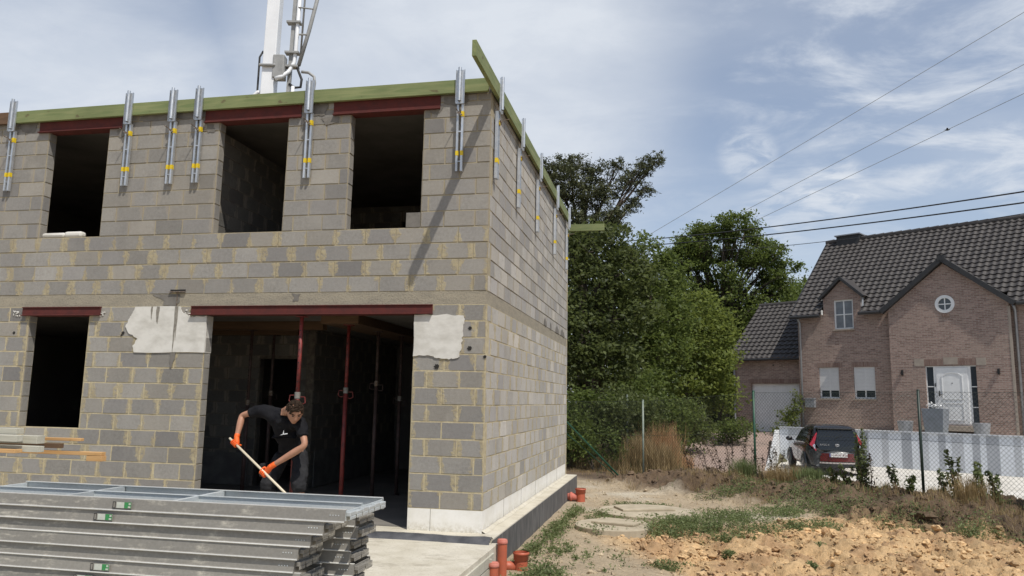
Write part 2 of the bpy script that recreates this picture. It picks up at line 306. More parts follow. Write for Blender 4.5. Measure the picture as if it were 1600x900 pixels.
# ---------------------------------------------------------------- mesh helpers
class MB:
    def __init__(s): s.v = []; s.f = []; s.mi = []
    def add(s, v, f, m=0):
        o = len(s.v); s.v += [tuple(p) for p in v]; s.f += [tuple(i+o for i in q) for q in f]; s.mi += [m]*len(f); return s
    def box(s, a, b, m=0):
        x0,y0,z0 = a; x1,y1,z1 = b
        if x0>x1: x0,x1=x1,x0
        if y0>y1: y0,y1=y1,y0
        if z0>z1: z0,z1=z1,z0
        return s.add([(x0,y0,z0),(x1,y0,z0),(x1,y1,z0),(x0,y1,z0),(x0,y0,z1),(x1,y0,z1),(x1,y1,z1),(x0,y1,z1)],
              [(0,3,2,1),(4,5,6,7),(0,1,5,4),(1,2,6,5),(2,3,7,6),(3,0,4,7)], m)
    def beam(s, p, q, w, h, m=0, up=(0,0,1)):
        p, q = Vector(p), Vector(q); d = (q-p).normalized(); u = Vector(up); sd = d.cross(u)
        if sd.length < 1e-4: sd = d.cross(Vector((1,0,0)))
        sd.normalize(); u = sd.cross(d).normalized()
        vs = [c + sd*a*w/2 + u*b*h/2 for c in (p, q) for a, b in ((-1,-1),(1,-1),(1,1),(-1,1))]
        return s.add(vs, [(0,1,2,3),(7,6,5,4),(0,4,5,1),(1,5,6,2),(2,6,7,3),(3,7,4,0)], m)
    def tube(s, pts, rad, n=10, m=0, caps=True):
        pts = [Vector(p) for p in pts]; rr = rad if isinstance(rad, (list, tuple)) else [rad]*len(pts)
        vs = []; fs = []; ref = None
        for i, p in enumerate(pts):
            d = (pts[min(i+1, len(pts)-1)] - pts[max(i-1, 0)]).normalized()
            if ref is None: ref = d.orthogonal().normalized()
            ref = (ref - d*ref.dot(d)).normalized(); b = d.cross(ref)
            for k in range(n):
                a = 2*math.pi*k/n; vs.append(p + (ref*math.cos(a)+b*math.sin(a))*rr[i])
        for i in range(len(pts)-1):
            for k in range(n): fs.append((i*n+k, i*n+(k+1)%n, (i+1)*n+(k+1)%n, (i+1)*n+k))
        if caps: fs.append(tuple(range(n-1, -1, -1))); fs.append(tuple((len(pts)-1)*n+k for k in range(n)))
        return s.add(vs, fs, m)
    def prism(s, poly, ax, a, b, m=0):            # polygon extruded along axis ax
        def P(p, t):
            l = [p[0], p[1]]; l.insert(ax, t); return tuple(l)
        n = len(poly); return s.add([P(p, a) for p in poly]+[P(p, b) for p in poly],
            [tuple(range(n-1,-1,-1)), tuple(range(n, 2*n))]+[(i,(i+1)%n,n+(i+1)%n,n+i) for i in range(n)], m)
    def ell(s, c, r, n=14, m=0, rot=None):
        vs = []; fs = []; h = n//2
        for i in range(h+1):
            t = math.pi*i/h
            for k in range(n):
                a = 2*math.pi*k/n; p = Vector((r[0]*math.sin(t)*math.cos(a), r[1]*math.sin(t)*math.sin(a), r[2]*math.cos(t)))
                if rot: p = rot @ p
                vs.append(p+Vector(c))
        for i in range(h):
            for k in range(n): fs.append((i*n+k, (i+1)*n+k, (i+1)*n+(k+1)%n, i*n+(k+1)%n))
        return s.add(vs, fs, m)
    def build(s, name, mats, parent=None, smooth=False, bevel=0, loc=None):
        me = bpy.data.meshes.new(name); me.from_pydata(s.v, [], s.f); me.validate(); me.update()
        if not isinstance(mats, (list, tuple)): mats = [mats]
        for m in mats: me.materials.append(m)
        if len(mats) > 1 and len(me.polygons) == len(s.mi): me.polygons.foreach_set('material_index', s.mi)
        if smooth: me.polygons.foreach_set('use_smooth', [True]*len(me.polygons))
        o = bpy.data.objects.new(name, me); sc.collection.objects.link(o)
        if parent: o.parent = parent
        if loc: o.location = loc
        if bevel:
            b = o.modifiers.new('bevel', 'BEVEL'); b.width = bevel; b.segments = 2; b.limit_method = 'ANGLE'; b.angle_limit = R(40)
        return o
def tag(o, label, cat, group=None):
    o['label'] = label; o['category'] = cat
    if group: o['group'] = group
    return o
def empty(name, loc, label, cat, group=None, rz=0, parent=None):
    o = bpy.data.objects.new(name, None); sc.collection.objects.link(o); o.location = loc; o.rotation_euler.z = rz
    o.empty_display_size = .2
    return tag(o, label, cat, group)
def struct(o): o['kind'] = 'structure'; return o
def stuff(o, label, cat): tag(o, label, cat); o['kind'] = 'stuff'; return o
def copy_tree(o, parent=None):
    c = o.copy(); sc.collection.objects.link(c); c.parent = parent
    for ch in [x for x in bpy.data.objects if x.parent == o]: copy_tree(ch, c)
    return c
def text(s, size, m, parent, name, mat4, depth=.002):
    cu = bpy.data.curves.new(name, 'FONT'); cu.body = s; cu.size = size; cu.extrude = depth; cu.align_x = 'CENTER'; cu.align_y = 'CENTER'
    t = bpy.data.objects.new('tmp_text', cu); sc.collection.objects.link(t)
    dg = bpy.context.evaluated_depsgraph_get(); me = bpy.data.meshes.new_from_object(t.evaluated_get(dg)); me.materials.clear(); me.materials.append(m)
    o = bpy.data.objects.new(name, me); sc.collection.objects.link(o); o.parent = parent; o.matrix_local = mat4
    bpy.data.objects.remove(t); return o
def fattr(me, name, vals):
    a = me.attributes.new(name, 'FLOAT', 'FACE'); a.data.foreach_set('value', np.asarray(vals, dtype=np.float32))
def smoothstep(a, b, x):
    t = np.clip((x-a)/(b-a), 0, 1); return t*t*(3-2*t)
_perm = rng.random((256,256))
def vnoise(x, y):
    xi = np.floor(x).astype(int); yi = np.floor(y).astype(int); fx = x-xi; fy = y-yi
    fx = fx*fx*(3-2*fx); fy = fy*fy*(3-2*fy); P = lambda a, b: _perm[a & 255, b & 255]
    return (P(xi,yi)*(1-fx)+P(xi+1,yi)*fx)*(1-fy)+(P(xi,yi+1)*(1-fx)+P(xi+1,yi+1)*fx)*fy
def fbm(x, y, o=4):
    s = 0; a = .5
    for i in range(o): s = s + a*vnoise(x*2**i+i*17.3, y*2**i+i*9.1); a *= .5
    return s

# ---------------------------------------------------------------- terrain
def xle(y): return 2.2+(y-17.5)*.10+np.maximum(0, y-24)*.2
def xre(y): return 4.55+(y-13)*.165+np.maximum(0, y-22)*.25
def zdrive(y): return -.50+.84*smoothstep(15, 26.5, y)
def terrain(x, y, detail=True):
    x = np.asarray(x, float); y = np.asarray(y, float)
    s = (x-6.45)*.7+(y-6.09)*.71; a = (6.45-x)*.71+(y-6.09)*.7
    bh = .34*(1-smoothstep(4.2, 8., a))+.02
    near = -.35+bh*smoothstep(-1.9, -.5, s+.35*(fbm(x*1.1, y*1.1)-.5)*2)
    near = near+.10*smoothstep(2.0, 5.5, x)*(1-smoothstep(3.5, 6.5, y-0*x))*smoothstep(-.8,-2.5,s)
    court = -.66; dr = zdrive(y)-.06
    wood = -.30+.25*smoothstep(12, 24, y)
    tr = smoothstep(-.5, .3, x-xre(y)); tl = smoothstep(-.4, .3, x-xle(y))
    far = (wood*(1-tl)+dr*tl)*(1-tr)+court*tr
    t = smoothstep(.35, 2.2, s)
    z = near*(1-t)+far*t
    far2 = smoothstep(60, 200, np.hypot(x-5, y-10)); z = z*(1-far2)+(-.4)*far2
    z = np.where((x < .12) & (y > -.2) & (y < 7.45), -.6, z)
    if detail:
        sand = sandmask(x, y)
        bank = smoothstep(-2.3, -1.2, s)*(1-smoothstep(.6, 1.6, s))*(x > .6)
        tex = fbm(x*2.3, y*2.3, 5)-.47
        rdg = np.abs(fbm(x*4.6+3, y*4.6, 4)-.48)
        z = z+sand*(tex*.30-rdg*.40+.07*(fbm(x*11, y*11, 3)-.45)+.05*(np.abs(fbm(x*7+y*2, y*7, 3)-.45)<.03)*-1.)+bank*(tex*.50-.50*rdg)+.03*(fbm(x*3, y*3, 4)-.47)*(s < 1)
    return z
def sandmask(x, y):
    return smoothstep(.0, .9, x-1.9+.45*np.maximum(0, y+.2)-.9*smoothstep(3.2,5,x)*0+.7*(fbm(x*.9, y*.9, 3)-.5))*(1-smoothstep(-1.35, -.8, (x-6.45)*.7+(y-6.09)*.71+.5*(fbm(x*.8+5, y*.8, 3)-.5)))*smoothstep(-9, -4, y)*(1-smoothstep(2.8, 4.2, y-1.0*np.maximum(0, x-3.0)))
def axis(lo, hi, step, far, grow=1.22):
    c = list(np.arange(lo, hi+1e-6, step)); s_ = step; v = hi
    while v < far: s_ *= grow; v += s_; c.append(v)
    s_ = step; v = lo; b = []
    while v > -far: s_ *= grow; v -= s_; b.append(v)
    return np.array(b[::-1]+c)
xs = axis(.15, 9.0, .036, 900); ys = axis(-2.2, 12.2, .045, 900)
X, Y = np.meshgrid(xs, ys); Z = terrain(X, Y)
nx, ny = len(xs), len(ys)
me = bpy.data.meshes.new('ground'); V = np.stack([X.ravel(), Y.ravel(), Z.ravel()], 1)
idx = np.arange(nx*ny).reshape(ny, nx); q = np.stack([idx[:-1,:-1], idx[:-1,1:], idx[1:,1:], idx[1:,:-1]], -1).reshape(-1, 4)
me.from_pydata(V.tolist(), [], q.tolist()); me.materials.append(MT['soil']); me.polygons.foreach_set('use_smooth', [True]*len(me.polygons))
def gcolor(x, y):
    s = (x-6.45)*.7+(y-6.09)*.71; sm = sandmask(x, y)[..., None]; n = fbm(x*1.7+9, y*1.7, 4)[..., None]
    dust = np.array([.42,.335,.225])*(.80+.4*n); wd = smoothstep(.35,.75, fbm(x*.8+2, y*.8+4, 3))[..., None]*smoothstep(3.2, 5.0, y)[..., None]*(1-smoothstep(9,10.5,y))[..., None]
    dust = dust*(1-wd)+np.array([.56,.50,.39])*wd
    sand = np.array([.60,.405,.210])*(.72+.5*n)
    red = smoothstep(.47, .60, fbm(x*2.9+4, y*2.9+8, 4))[..., None]; sand = sand*(1-.6*red)+np.array([.34,.20,.105])*.6*red
    bank = np.array([.125,.085,.052])*(.5+1.0*n)
    bk = (smoothstep(-1.9, -1.1, s+.3*(n[...,0]-.5)))[..., None]
    c = dust*(1-sm)+sand*sm; c = c*(1-bk)+bank*bk
    grn = smoothstep(1., 3., s)[..., None]; c = c*(1-grn)+np.array([.10,.095,.045])*grn
    return c
gc = gcolor(X.ravel(), Y.ravel()); a = me.color_attributes.new('gcol', 'FLOAT_COLOR', 'POINT')
a.data.foreach_set('color', np.concatenate([gc, np.ones((len(gc),1))], 1).astype(np.float32).ravel())
go = bpy.data.objects.new('ground', me); sc.collection.objects.link(go); struct(go)
def gz(x, y): return float(terrain(np.array([x]), np.array([y]))[0])

# clods and stones lying on the soil
def rubble(name, pts, sizes, cols, flat=.7):
    ico = [(0,0,1)]+[(math.cos(k*1.2566)*.894, math.sin(k*1.2566)*.894, .447) for k in range(5)]+[(math.cos(k*1.2566+.628)*.894, math.sin(k*1.2566+.628)*.894, -.447) for k in range(5)]+[(0,0,-1)]
    tri = [(0,1+k,1+(k+1)%5) for k in range(5)]+[(1+k,6+k,1+(k+1)%5) for k in range(5)]+[(1+(k+1)%5,6+k,6+(k+1)%5) for k in range(5)]+[(11,6+(k+1)%5,6+k) for k in range(5)]
    # one subdivision
    ico = [Vector(v) for v in ico]; mid = {}; t2 = []
    def md(a, b):
        k = (min(a,b), max(a,b))
        if k not in mid: ico.append(((ico[a]+ico[b])/2).normalized()); mid[k] = len(ico)-1
        return mid[k]
    for a, b, c in tri: d, e, f = md(a,b), md(b,c), md(c,a); t2 += [(a,d,f),(d,b,e),(f,e,c),(d,e,f)]
    I = np.array([list(v) for v in ico]); T = np.array(t2); n = len(pts); nv = len(I)
    r = 1+rng.uniform(-.42, .38, (n, nv, 1)); sc3 = rng.uniform(.65, 1.25, (n,1,3)); sc3[...,2] *= flat
    ang = rng.uniform(0, 6.28, n); ca, sa = np.cos(ang)[:,None], np.sin(ang)[:,None]
    P = I[None]*r*sc3*sizes[:,None,None]; px_, py_ = P[...,0]*ca-P[...,1]*sa, P[...,0]*sa+P[...,1]*ca
    P = np.stack([px_, py_, P[...,2]], -1)+pts[:,None,:]
    F = (T[None]+(np.arange(n)*nv)[:,None,None]).reshape(-1, 3)
    me = bpy.data.meshes.new(name); me.from_pydata(P.reshape(-1,3).tolist(), [], F.tolist()); me.materials.append(MT['clod'])
    a = me.color_attributes.new('gcol', 'FLOAT_COLOR', 'POINT'); cc = np.repeat(np.concatenate([cols, np.ones((n,1))], 1), nv, 0)
    a.data.foreach_set('color', cc.astype(np.float32).ravel())
    o = bpy.data.objects.new(name, me); sc.collection.objects.link(o); return o
n = 40000; x = rng.uniform(1., 9, n); y = rng.uniform(-2.2, 8, n); sm = sandmask(x, y); k = rng.random(n) < sm*(.25+.75*smoothstep(.42,.6,fbm(x*1.3,y*1.3,3))); x, y = x[k], y[k]
s_ = np.minimum(.011/np.sqrt(rng.random(len(x))+.008), .13)*rng.uniform(.6,1.1,len(x)); col = gcolor(x, y)*rng.uniform(.78,1.18,(len(x),1))
stuff(rubble('soil_clods', np.stack([x, y, terrain(x, y)+s_*.22], 1), s_, col), 'loose ochre clods of dug soil heaped in front of the fence', 'soil')
n = 5200; x = rng.uniform(.25, 7, n); y = rng.uniform(-2, 11, n); s1 = (x-6.45)*.7+(y-6.09)*.71; k = (rng.random(n) > sandmask(x, y)) & (s1 < .4); x, y = x[k], y[k]
s_ = np.minimum(.008/np.sqrt(rng.random(len(x))+.03), .05)*rng.uniform(.6,1.2,len(x)); col = gcolor(x, y)*rng.uniform(.8,1.3,(len(x),1))
s1 = s1[k]; s_ = s_*(1+1.0*smoothstep(-1.6,-.6,s1))
stuff(rubble('gravel', np.stack([x, y, terrain(x, y)+s_*.2], 1), s_, col), 'small stones scattered over the dusty ground and the bank', 'gravel')

# ---------------------------------------------------------------- unfinished building
H0, CH, HB0, HB1 = .25, .2, 2.65, 2.81
shell = empty('block_house_shell', (0,0,0), 'unfinished two-storey grey concrete block house with empty openings', 'building')
def wall(name, org, U, Nn, length, z0, z1, ops, thick, smear, phase=0., parent=shell, tonev=.13, mort=1., tb=1., mo=-.0035):
    """grey block skin with recessed mortar bed; org/U/Nn: origin, run direction, outward normal. ops: (u0,u1,z0,z1)"""
    U, Nn, org = Vector(U), Vector(Nn), Vector(org); v = []; f = []; mi = []; uv = []; tone = []; sme = []; mz = []; hue = []; hv = [0.]
    P = lambda u, z, d: org+U*u+Vector((0,0,z))+Nn*d
    flip = U.cross(Vector((0,0,1))).dot(Nn) < 0
    def quad(ps, m, uvs, tn=1., sm=0., mzv=mort):
        o = len(v); v.extend(ps); q = list(range(o, o+4)); us = list(uvs)
        if flip: q.reverse(); us.reverse()
        f.append(tuple(q)); mi.append(m); uv.extend(us); tone.append(tn); sme.append(sm); mz.append(mzv); hue.append(hv[0])
    us = sorted({0., length}|{a for o_ in ops for a in o_[:2]}); zs = sorted({z0, z1}|{a for o_ in ops for a in o_[2:] if z0 < a < z1})
    def solid(i, j):
        if i < 0 or j < 0 or i >= len(us)-1 or j >= len(zs)-1: return False
        cu, cz = (us[i]+us[i+1])/2, (zs[j]+zs[j+1])/2
        return not any(a < cu < b and c < cz < d for a, b, c, d in ops)
    zz = [(0,0)]*4
    for i in range(len(us)-1):
        for j in range(len(zs)-1):
            if not solid(i, j): continue
            a, b, c, d = us[i], us[i+1], zs[j], zs[j+1]
            quad([P(a,c,mo),P(b,c,mo),P(b,d,mo),P(a,d,mo)], 1, zz)
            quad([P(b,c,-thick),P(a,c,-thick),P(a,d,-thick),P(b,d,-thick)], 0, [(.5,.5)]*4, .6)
            if not solid(i-1, j): quad([P(a,c,-thick),P(a,c,mo),P(a,d,mo),P(a,d,-thick)], 1, zz)
            if not solid(i+1, j): quad([P(b,c,mo),P(b,c,-thick),P(b,d,-thick),P(b,d,mo)], 1, zz)
            if not solid(i, j-1): quad([P(a,c,-thick),P(b,c,-thick),P(b,c,mo),P(a,c,mo)], 1, zz)
            if not solid(i, j+1): quad([P(a,d,mo),P(b,d,mo),P(b,d,-thick),P(a,d,-thick)], 1, zz)
    def blk(a, b, c, d, PP, sm, cut=(0,1)):
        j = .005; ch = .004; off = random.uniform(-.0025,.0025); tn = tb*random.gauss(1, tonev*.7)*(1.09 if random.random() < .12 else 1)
        hv[0] = random.random()
        a += j+random.uniform(0,.002); b -= j+random.uniform(0,.002); c += j; d -= j+random.uniform(0,.0025)
        t1 = random.uniform(-.0015,.0015)
        fr = [PP(a+ch,c+ch,off+t1),PP(b-ch,c+ch,off-t1),PP(b-ch,d-ch,off-t1),PP(a+ch,d-ch,off+t1)]
        bk = [PP(a,c,mo*1.2),PP(b,c,mo*1.2),PP(b,d,mo*1.2),PP(a,d,mo*1.2)]
        u0, u1 = cut; U4 = [(u0,0),(u1,0),(u1,1),(u0,1)]
        quad(fr, 0, U4, tn, sm)
        for k in range(4):
            k2 = (k+1)%4; quad([bk[k], bk[k2], fr[k2], fr[k]], 0, [U4[k]]*4, tn*.9, sm)
    nrow = int(round((z1-z0)/CH+.3)); zc = z0; r = 0
    while zc < z1-.04:
        ztop = min(zc+CH, z1)
        st = phase+(.2 if r%2 else 0.); edges = [st+.4*k+random.uniform(-.012,.012) for k in range(-2, int(length/.4)+4)]
        # split the course by openings
        segs = [(0., length)]
        for a, b, c, d in ops:
            if c < zc+CH/2 < d or (c < ztop-.02 and d > zc+.02 and c <= (zc+ztop)/2 <= d):
                ns = []
                for s0, s1 in segs:
                    if b <= s0 or a >= s1: ns.append((s0, s1))
                    else:
                        if a > s0: ns.append((s0, a))
                        if b < s1: ns.append((b, s1))
                segs = ns
        for s0, s1 in segs:
            es = [s0]+[e for e in edges if s0+.07 < e < s1-.07]+[s1]
            for a, b in zip(es, es[1:]): blk(a, b, zc, ztop, P, smear(zc))
        # jamb faces
        for a, b, c, d in ops:
            if c <= (zc+ztop)/2 <= d and z0 < (zc+ztop)/2:
                zc2, zt2 = max(zc, c), min(ztop, d)
                if a > .02:
                    PJ = lambda u, z, dd, a=a: P(a+.002, z, 0)-Nn*(thick-u)+U*(dd+.006)
                    blk(.0, thick-.006, zc2, zt2, PJ, smear(zc)*0)
                if b < length-.02:
                    PJ = lambda u, z, dd, b=b: P(b-.002, z, 0)-Nn*u-U*(dd+.006)
                    blk(.006, thick, zc2, zt2, PJ, smear(zc)*0)
        zc += CH; r += 1
    me = bpy.data.meshes.new(name); me.from_pydata([tuple(p) for p in v], [], f)
    me.materials.append(MT['block']); me.materials.append(MT['mortar']); me.polygons.foreach_set('material_index', mi)
    ul = me.uv_layers.new(name='UVMap'); ul.data.foreach_set('uv', np.array(uv, dtype=np.float32).ravel())
    fattr(me, 'tone', tone); fattr(me, 'smear', sme); fattr(me, 'mz', mz); fattr(me, 'hue', hue)
    o = bpy.data.objects.new(name, me); sc.collection.objects.link(o); o.parent = parent; return o
TW = .14; LX = 10.6; LY = 7.35
def fo(x0, x1, z0, z1): return (x0+LX, x1+LX, z0, z1)
low_ops = [fo(-3.71,-.90,.25,2.65), fo(-6.39,-5.45,1.05,2.65), fo(-9.4,-8.2,1.05,2.65)]
up_ops = [fo(-6.39,-5.42,3.61,5.30), fo(-3.73,-2.73,3.61,5.30), fo(-1.86,-.87,3.61,5.30), fo(-9.3,-8.1,3.61,5.30)]
wall('front_wall', (-LX,0,0), (1,0,0), (0,-1,0), LX, H0, HB0, low_ops, TW, lambda z: .95, .08, tb=.90)
wall('front_wall', (-LX,0,0), (1,0,0), (0,-1,0), LX, HB1, 5.30, up_ops, TW, lambda z: .95 if z < 3.55 else 0., .02, mort=.6, tb=.93, mo=-.006)
wall('side_wall', (0,LY,0), (0,-1,0), (1,0,0), LY-.004, H0, HB0, [], TW, lambda z: .9, .1, tb=1.5)  # side blocks toned paler: cement dust plus ground bounce put into the colour
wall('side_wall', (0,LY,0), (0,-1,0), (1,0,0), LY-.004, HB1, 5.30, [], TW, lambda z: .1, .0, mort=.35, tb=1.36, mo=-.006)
wall('left_wall', (-LX,.14,0), (0,1,0), (-1,0,0), LY-.14, 0, 5.30, [], TW, lambda z: .5, .0)
wall('rear_wall', (0,LY,0), (-1,0,0), (0,1,0), LX, 0, 5.30, [], TW, lambda z: .0, .0)
# interior partitions, block tone and mortar darkened to paint in the room's shade
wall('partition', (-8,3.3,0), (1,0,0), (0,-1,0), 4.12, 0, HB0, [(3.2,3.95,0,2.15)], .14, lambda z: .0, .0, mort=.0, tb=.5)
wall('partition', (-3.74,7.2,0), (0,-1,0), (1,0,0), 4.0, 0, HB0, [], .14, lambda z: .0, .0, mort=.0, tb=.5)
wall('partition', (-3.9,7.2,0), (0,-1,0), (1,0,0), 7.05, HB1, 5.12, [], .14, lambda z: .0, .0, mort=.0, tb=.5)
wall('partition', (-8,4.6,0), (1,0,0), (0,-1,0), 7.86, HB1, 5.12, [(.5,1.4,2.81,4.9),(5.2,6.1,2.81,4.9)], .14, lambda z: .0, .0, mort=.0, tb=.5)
# plinth of white cellular blocks
b = MB()
for x0, x1 in ((-LX,-3.71),(-.90,0.)):
    b.box((x0,.004,0),(x1,.135,H0))
b.box((-.136,.14,0),(-.004,LY,H0)); po = b.build('plinth', MT['plinth'], shell)
b = MB(); b.box((-3.73,3.35,.02),(-3.715,7.2,.62)); b.box((-8,3.27,.02),(-4.9,3.285,.55)); b.build('damp_course_board', MT['innershade'], shell)
b = MB()
b.box((-.622,.001,.0),(-.618,.01,H0)); b.build('plinth_joint', MT['rustdrip'], shell)
for y_ in (1.2,2.4,3.6,4.8,6.): MB().box((-.01,y_-.002,0),(-.001,y_+.002,H0)).build('plinth_joint', MT['rustdrip'], shell)
# floor edge band, slabs
b = MB(); b.box((-LX,.003,HB0),(-.003,.30,HB1)); b.box((-.30,.30,HB0),(-.003,LY,HB1)); b.build('concrete_band', MT['band'], shell)
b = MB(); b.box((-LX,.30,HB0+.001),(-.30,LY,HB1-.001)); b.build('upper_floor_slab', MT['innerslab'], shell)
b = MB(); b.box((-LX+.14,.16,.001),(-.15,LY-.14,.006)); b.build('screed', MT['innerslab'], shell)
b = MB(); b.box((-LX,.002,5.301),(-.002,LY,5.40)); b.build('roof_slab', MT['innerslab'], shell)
b = MB(); b.box((-LX,-.33,-.2),(.20,LY+.2,0)); b.build('floor_slab', MT['slab'], shell)
b = MB(); b.box((-LX,-.322,-.7),(.192,LY+.19,-.2)); fo_ = b.build('foundation', MT['bitumen'], shell)
b = MB(); b.box((.2005,-.30,-.6),(.206,LY+.18,-.012)); b.build('bitumen_membrane', MT['bitumen'], shell)
# mortar wedge along the ledge
b = MB(); vs = []; fs = []; 
for i in range(60):
    y_ = .0+i*LY/59; wv = .045+.03*mnoise.noise((y_*2.3,0,0)); vs += [(0.001,y_,.03+.012*mnoise.noise((y_*5,3,0))),(wv,y_,.003)]
fs = [(2*i,2*i+1,2*i+3,2*i+2) for i in range(59)]; b.add(vs, fs); b.build('mortar_fillet', MT['slab'], shell)
# steel lintels (I-profile seen from the front)
def lintel(x0, x1, zb, h, y=.012):
    b = MB(); b.box((x0,y-.035,zb),(x1,.13,zb+.012)); b.box((x0,y,zb+.012),(x1,y+.012,zb+h-.011)); b.box((x0,y-.016,zb+h-.011),(x1,.13,zb+h-.002))
    return b.build('steel_lintel', MT['red'], shell, bevel=.002)
for a in ((-3.93,-.67,2.53,.12),(-6.49,-5.27,2.53,.12),(-9.5,-8.1,2.53,.12)): lintel(*a, y=-.02)
for x0, x1 in ((-6.55,-5.22),(-3.95,-2.55),(-2.1,-.66),(-9.4,-8.)): lintel(x0, x1, 5.12, .18, y=-.012)
# thin joint lines of the ceiling planks
# plaster patches with ragged edges
def patch(name, x0, x1, z0, z1, mat, y=-.011, amp=.05, amps=None, n=26, sides='lrb'):
    pts = []
    def jit(t, s_): return amp*(mnoise.noise((t*9, s_, 1.3))+.5*mnoise.noise((t*31, s_, 4.3)))
    for i in range(n+1): t = i/n; pts.append((x0+(x1-x0)*t, z0+(jit(t, 1) if 'b' in sides else 0)))
    for i in range(1, n+1): t = i/n; pts.append((x1+(jit(t, 2) if 'r' in sides else 0), z0+(z1-z0)*t))
    for i in range(1, n+1): t = i/n; pts.append((x1-(x1-x0)*t, z1+(jit(t, 3)*.5 if 't' in sides else 0)))
    for i in range(1, n): t = i/n; pts.append((x0+(jit(t, 4) if 'l' in sides else 0), z1-(z1-z0)*t))
    b = MB(); b.add([(p[0], y, p[1]) for p in pts], [tuple(range(len(pts)))])
    m = len(pts); b.add([(p[0], y, p[1]) for p in pts]+[(p[0], -.0, p[1]) for p in pts], [(i, i+m, (i+1)%m+m, (i+1)%m) for i in range(m)])
    return b.build(name, mat, shell)
b = MB(); pl = [(-3.70,2.048),(-4.72,2.045),(-4.75,2.13),(-4.68,2.22),(-4.83,2.30),(-4.88,2.38),(-4.84,2.48),(-4.79,2.56),(-4.76,2.645),(-4.1,2.645),(-4.05,2.56),(-3.93,2.51),(-3.70,2.52)]
def rag(poly, a=.008, k=5):
    o_ = []
    for i, p in enumerate(poly):
        q_ = poly[(i+1)%len(poly)]
        for t in range(k): tt = t/k; o_.append((p[0]+(q_[0]-p[0])*tt+random.uniform(-a,a)*(t > 0), p[1]+(q_[1]-p[1])*tt+random.uniform(-a,a)*(t > 0)))
    return o_
pl = rag(pl); b.prism(pl, 1, -.012, -.001)
b.build('plaster_patch', MT['plaster'], shell)
b = MB(); b.box((-3.712,-.010,2.05),(-3.700,.137,2.52)); b.build('jamb_plaster', MT['plaster'], shell)
pr = rag([(-.90,2.02),(-.72,2.035),(-.60,2.0),(-.45,1.985),(-.32,2.02),(-.30,2.15),(-.285,2.3),(-.27,2.42),(-.28,2.51),(-.55,2.525),(-.90,2.52)], .010)
b = MB(); b.prism(pr, 1, -.012, -.001); b.build('plaster_patch', MT['plaster'], shell)
# lime crumbs round the lintel ends and dark drips, holes
b = MB()
for cx_, cz_, r_ in ((-3.97,2.54,.07),(-4.06,2.56,.06),(-5.24,2.55,.045),(-6.55,2.55,.07),(-6.62,2.57,.05)):
    for k in range(9):
        b.ell((cx_+random.uniform(-r_,r_), -.006, cz_+random.uniform(-r_*.6,r_*.6)), (random.uniform(.006,.02),.007,random.uniform(.005,.014)), 6)
b.build('mortar_crumbs', MT['plaster'], shell, smooth=True)
def drip(x, z0, z1, w, y=-.0135, name='drip_stain', m='rustdrip'):
    n = 14; vs = []; 
    for i in range(n+1):
        t = i/n; zz_ = z1+(z0-z1)*t; ww = w*(.6+.4*math.sin(t*3+1)+.25*mnoise.noise((x*7, t*6, 0)))*(1 if t < .9 else .6); ox = .3*w*mnoise.noise((x*3, t*3, 5))
        vs += [(x+ox-ww/2, y, zz_), (x+ox+ww/2, y, zz_)]
    MB().add(vs, [(2*i,2*i+1,2*i+3,2*i+2) for i in range(n)]).build(name, MT[m], shell)
drip(-4.155,2.05,2.645,.034); drip(-4.16,1.84,2.07,.075, -.0085, m='damp'); drip(-4.41,2.42,2.645,.05); drip(-4.50,2.47,2.645,.028); drip(-4.13,2.2,2.645,.02, -.0145)
pts = rag([(-4.16,2.655),(-4.35,2.66),(-4.34,2.72),(-4.45,2.77),(-4.52,2.805),(-4.12,2.805),(-4.12,2.70)], .008)
b = MB(); b.prism(pts, 1, -.002, .002); b.build('damp_patch', MT['damp'], shell)
b = MB(); b.box((-4.27,-.03,2.832),(-4.03,-.008,2.842)); b.box((-4.155,-.014,2.66),(-4.149,-.004,2.835)); b.build('beam_end', MT['rod'], shell)
b = MB(); b.box((-4.26,-.009,2.842),(-4.04,-.003,2.868)); b.build('beam_pocket', MT['dark'], shell)
pts = rag([(-2.45,2.70),(-2.52,2.70),(-2.50,2.76),(-2.54,2.795),(-2.42,2.795)], .006); b = MB(); b.prism(pts, 1, -.001, .002); b.build('damp_patch', MT['damp'], shell)
for x_, z_, r_ in ((-.20,2.36,.022),(-.20,2.12,.027),(-.60,1.90,.030),(-4.91,2.30,.022),(-6.60,2.30,.02),(-.01,2.02,.02),(-4.93,2.27,.014)):
    b = MB(); b.add([(x_+r_*(1+.3*math.sin(k*2.3))*math.cos(k*.52), -.007, z_+r_*math.sin(k*.52)*(1+.2*math.cos(k*3.1))) for k in range(12)], [tuple(range(12))[::-1]]); b.build('drilled_hole', MT['dark'], shell)
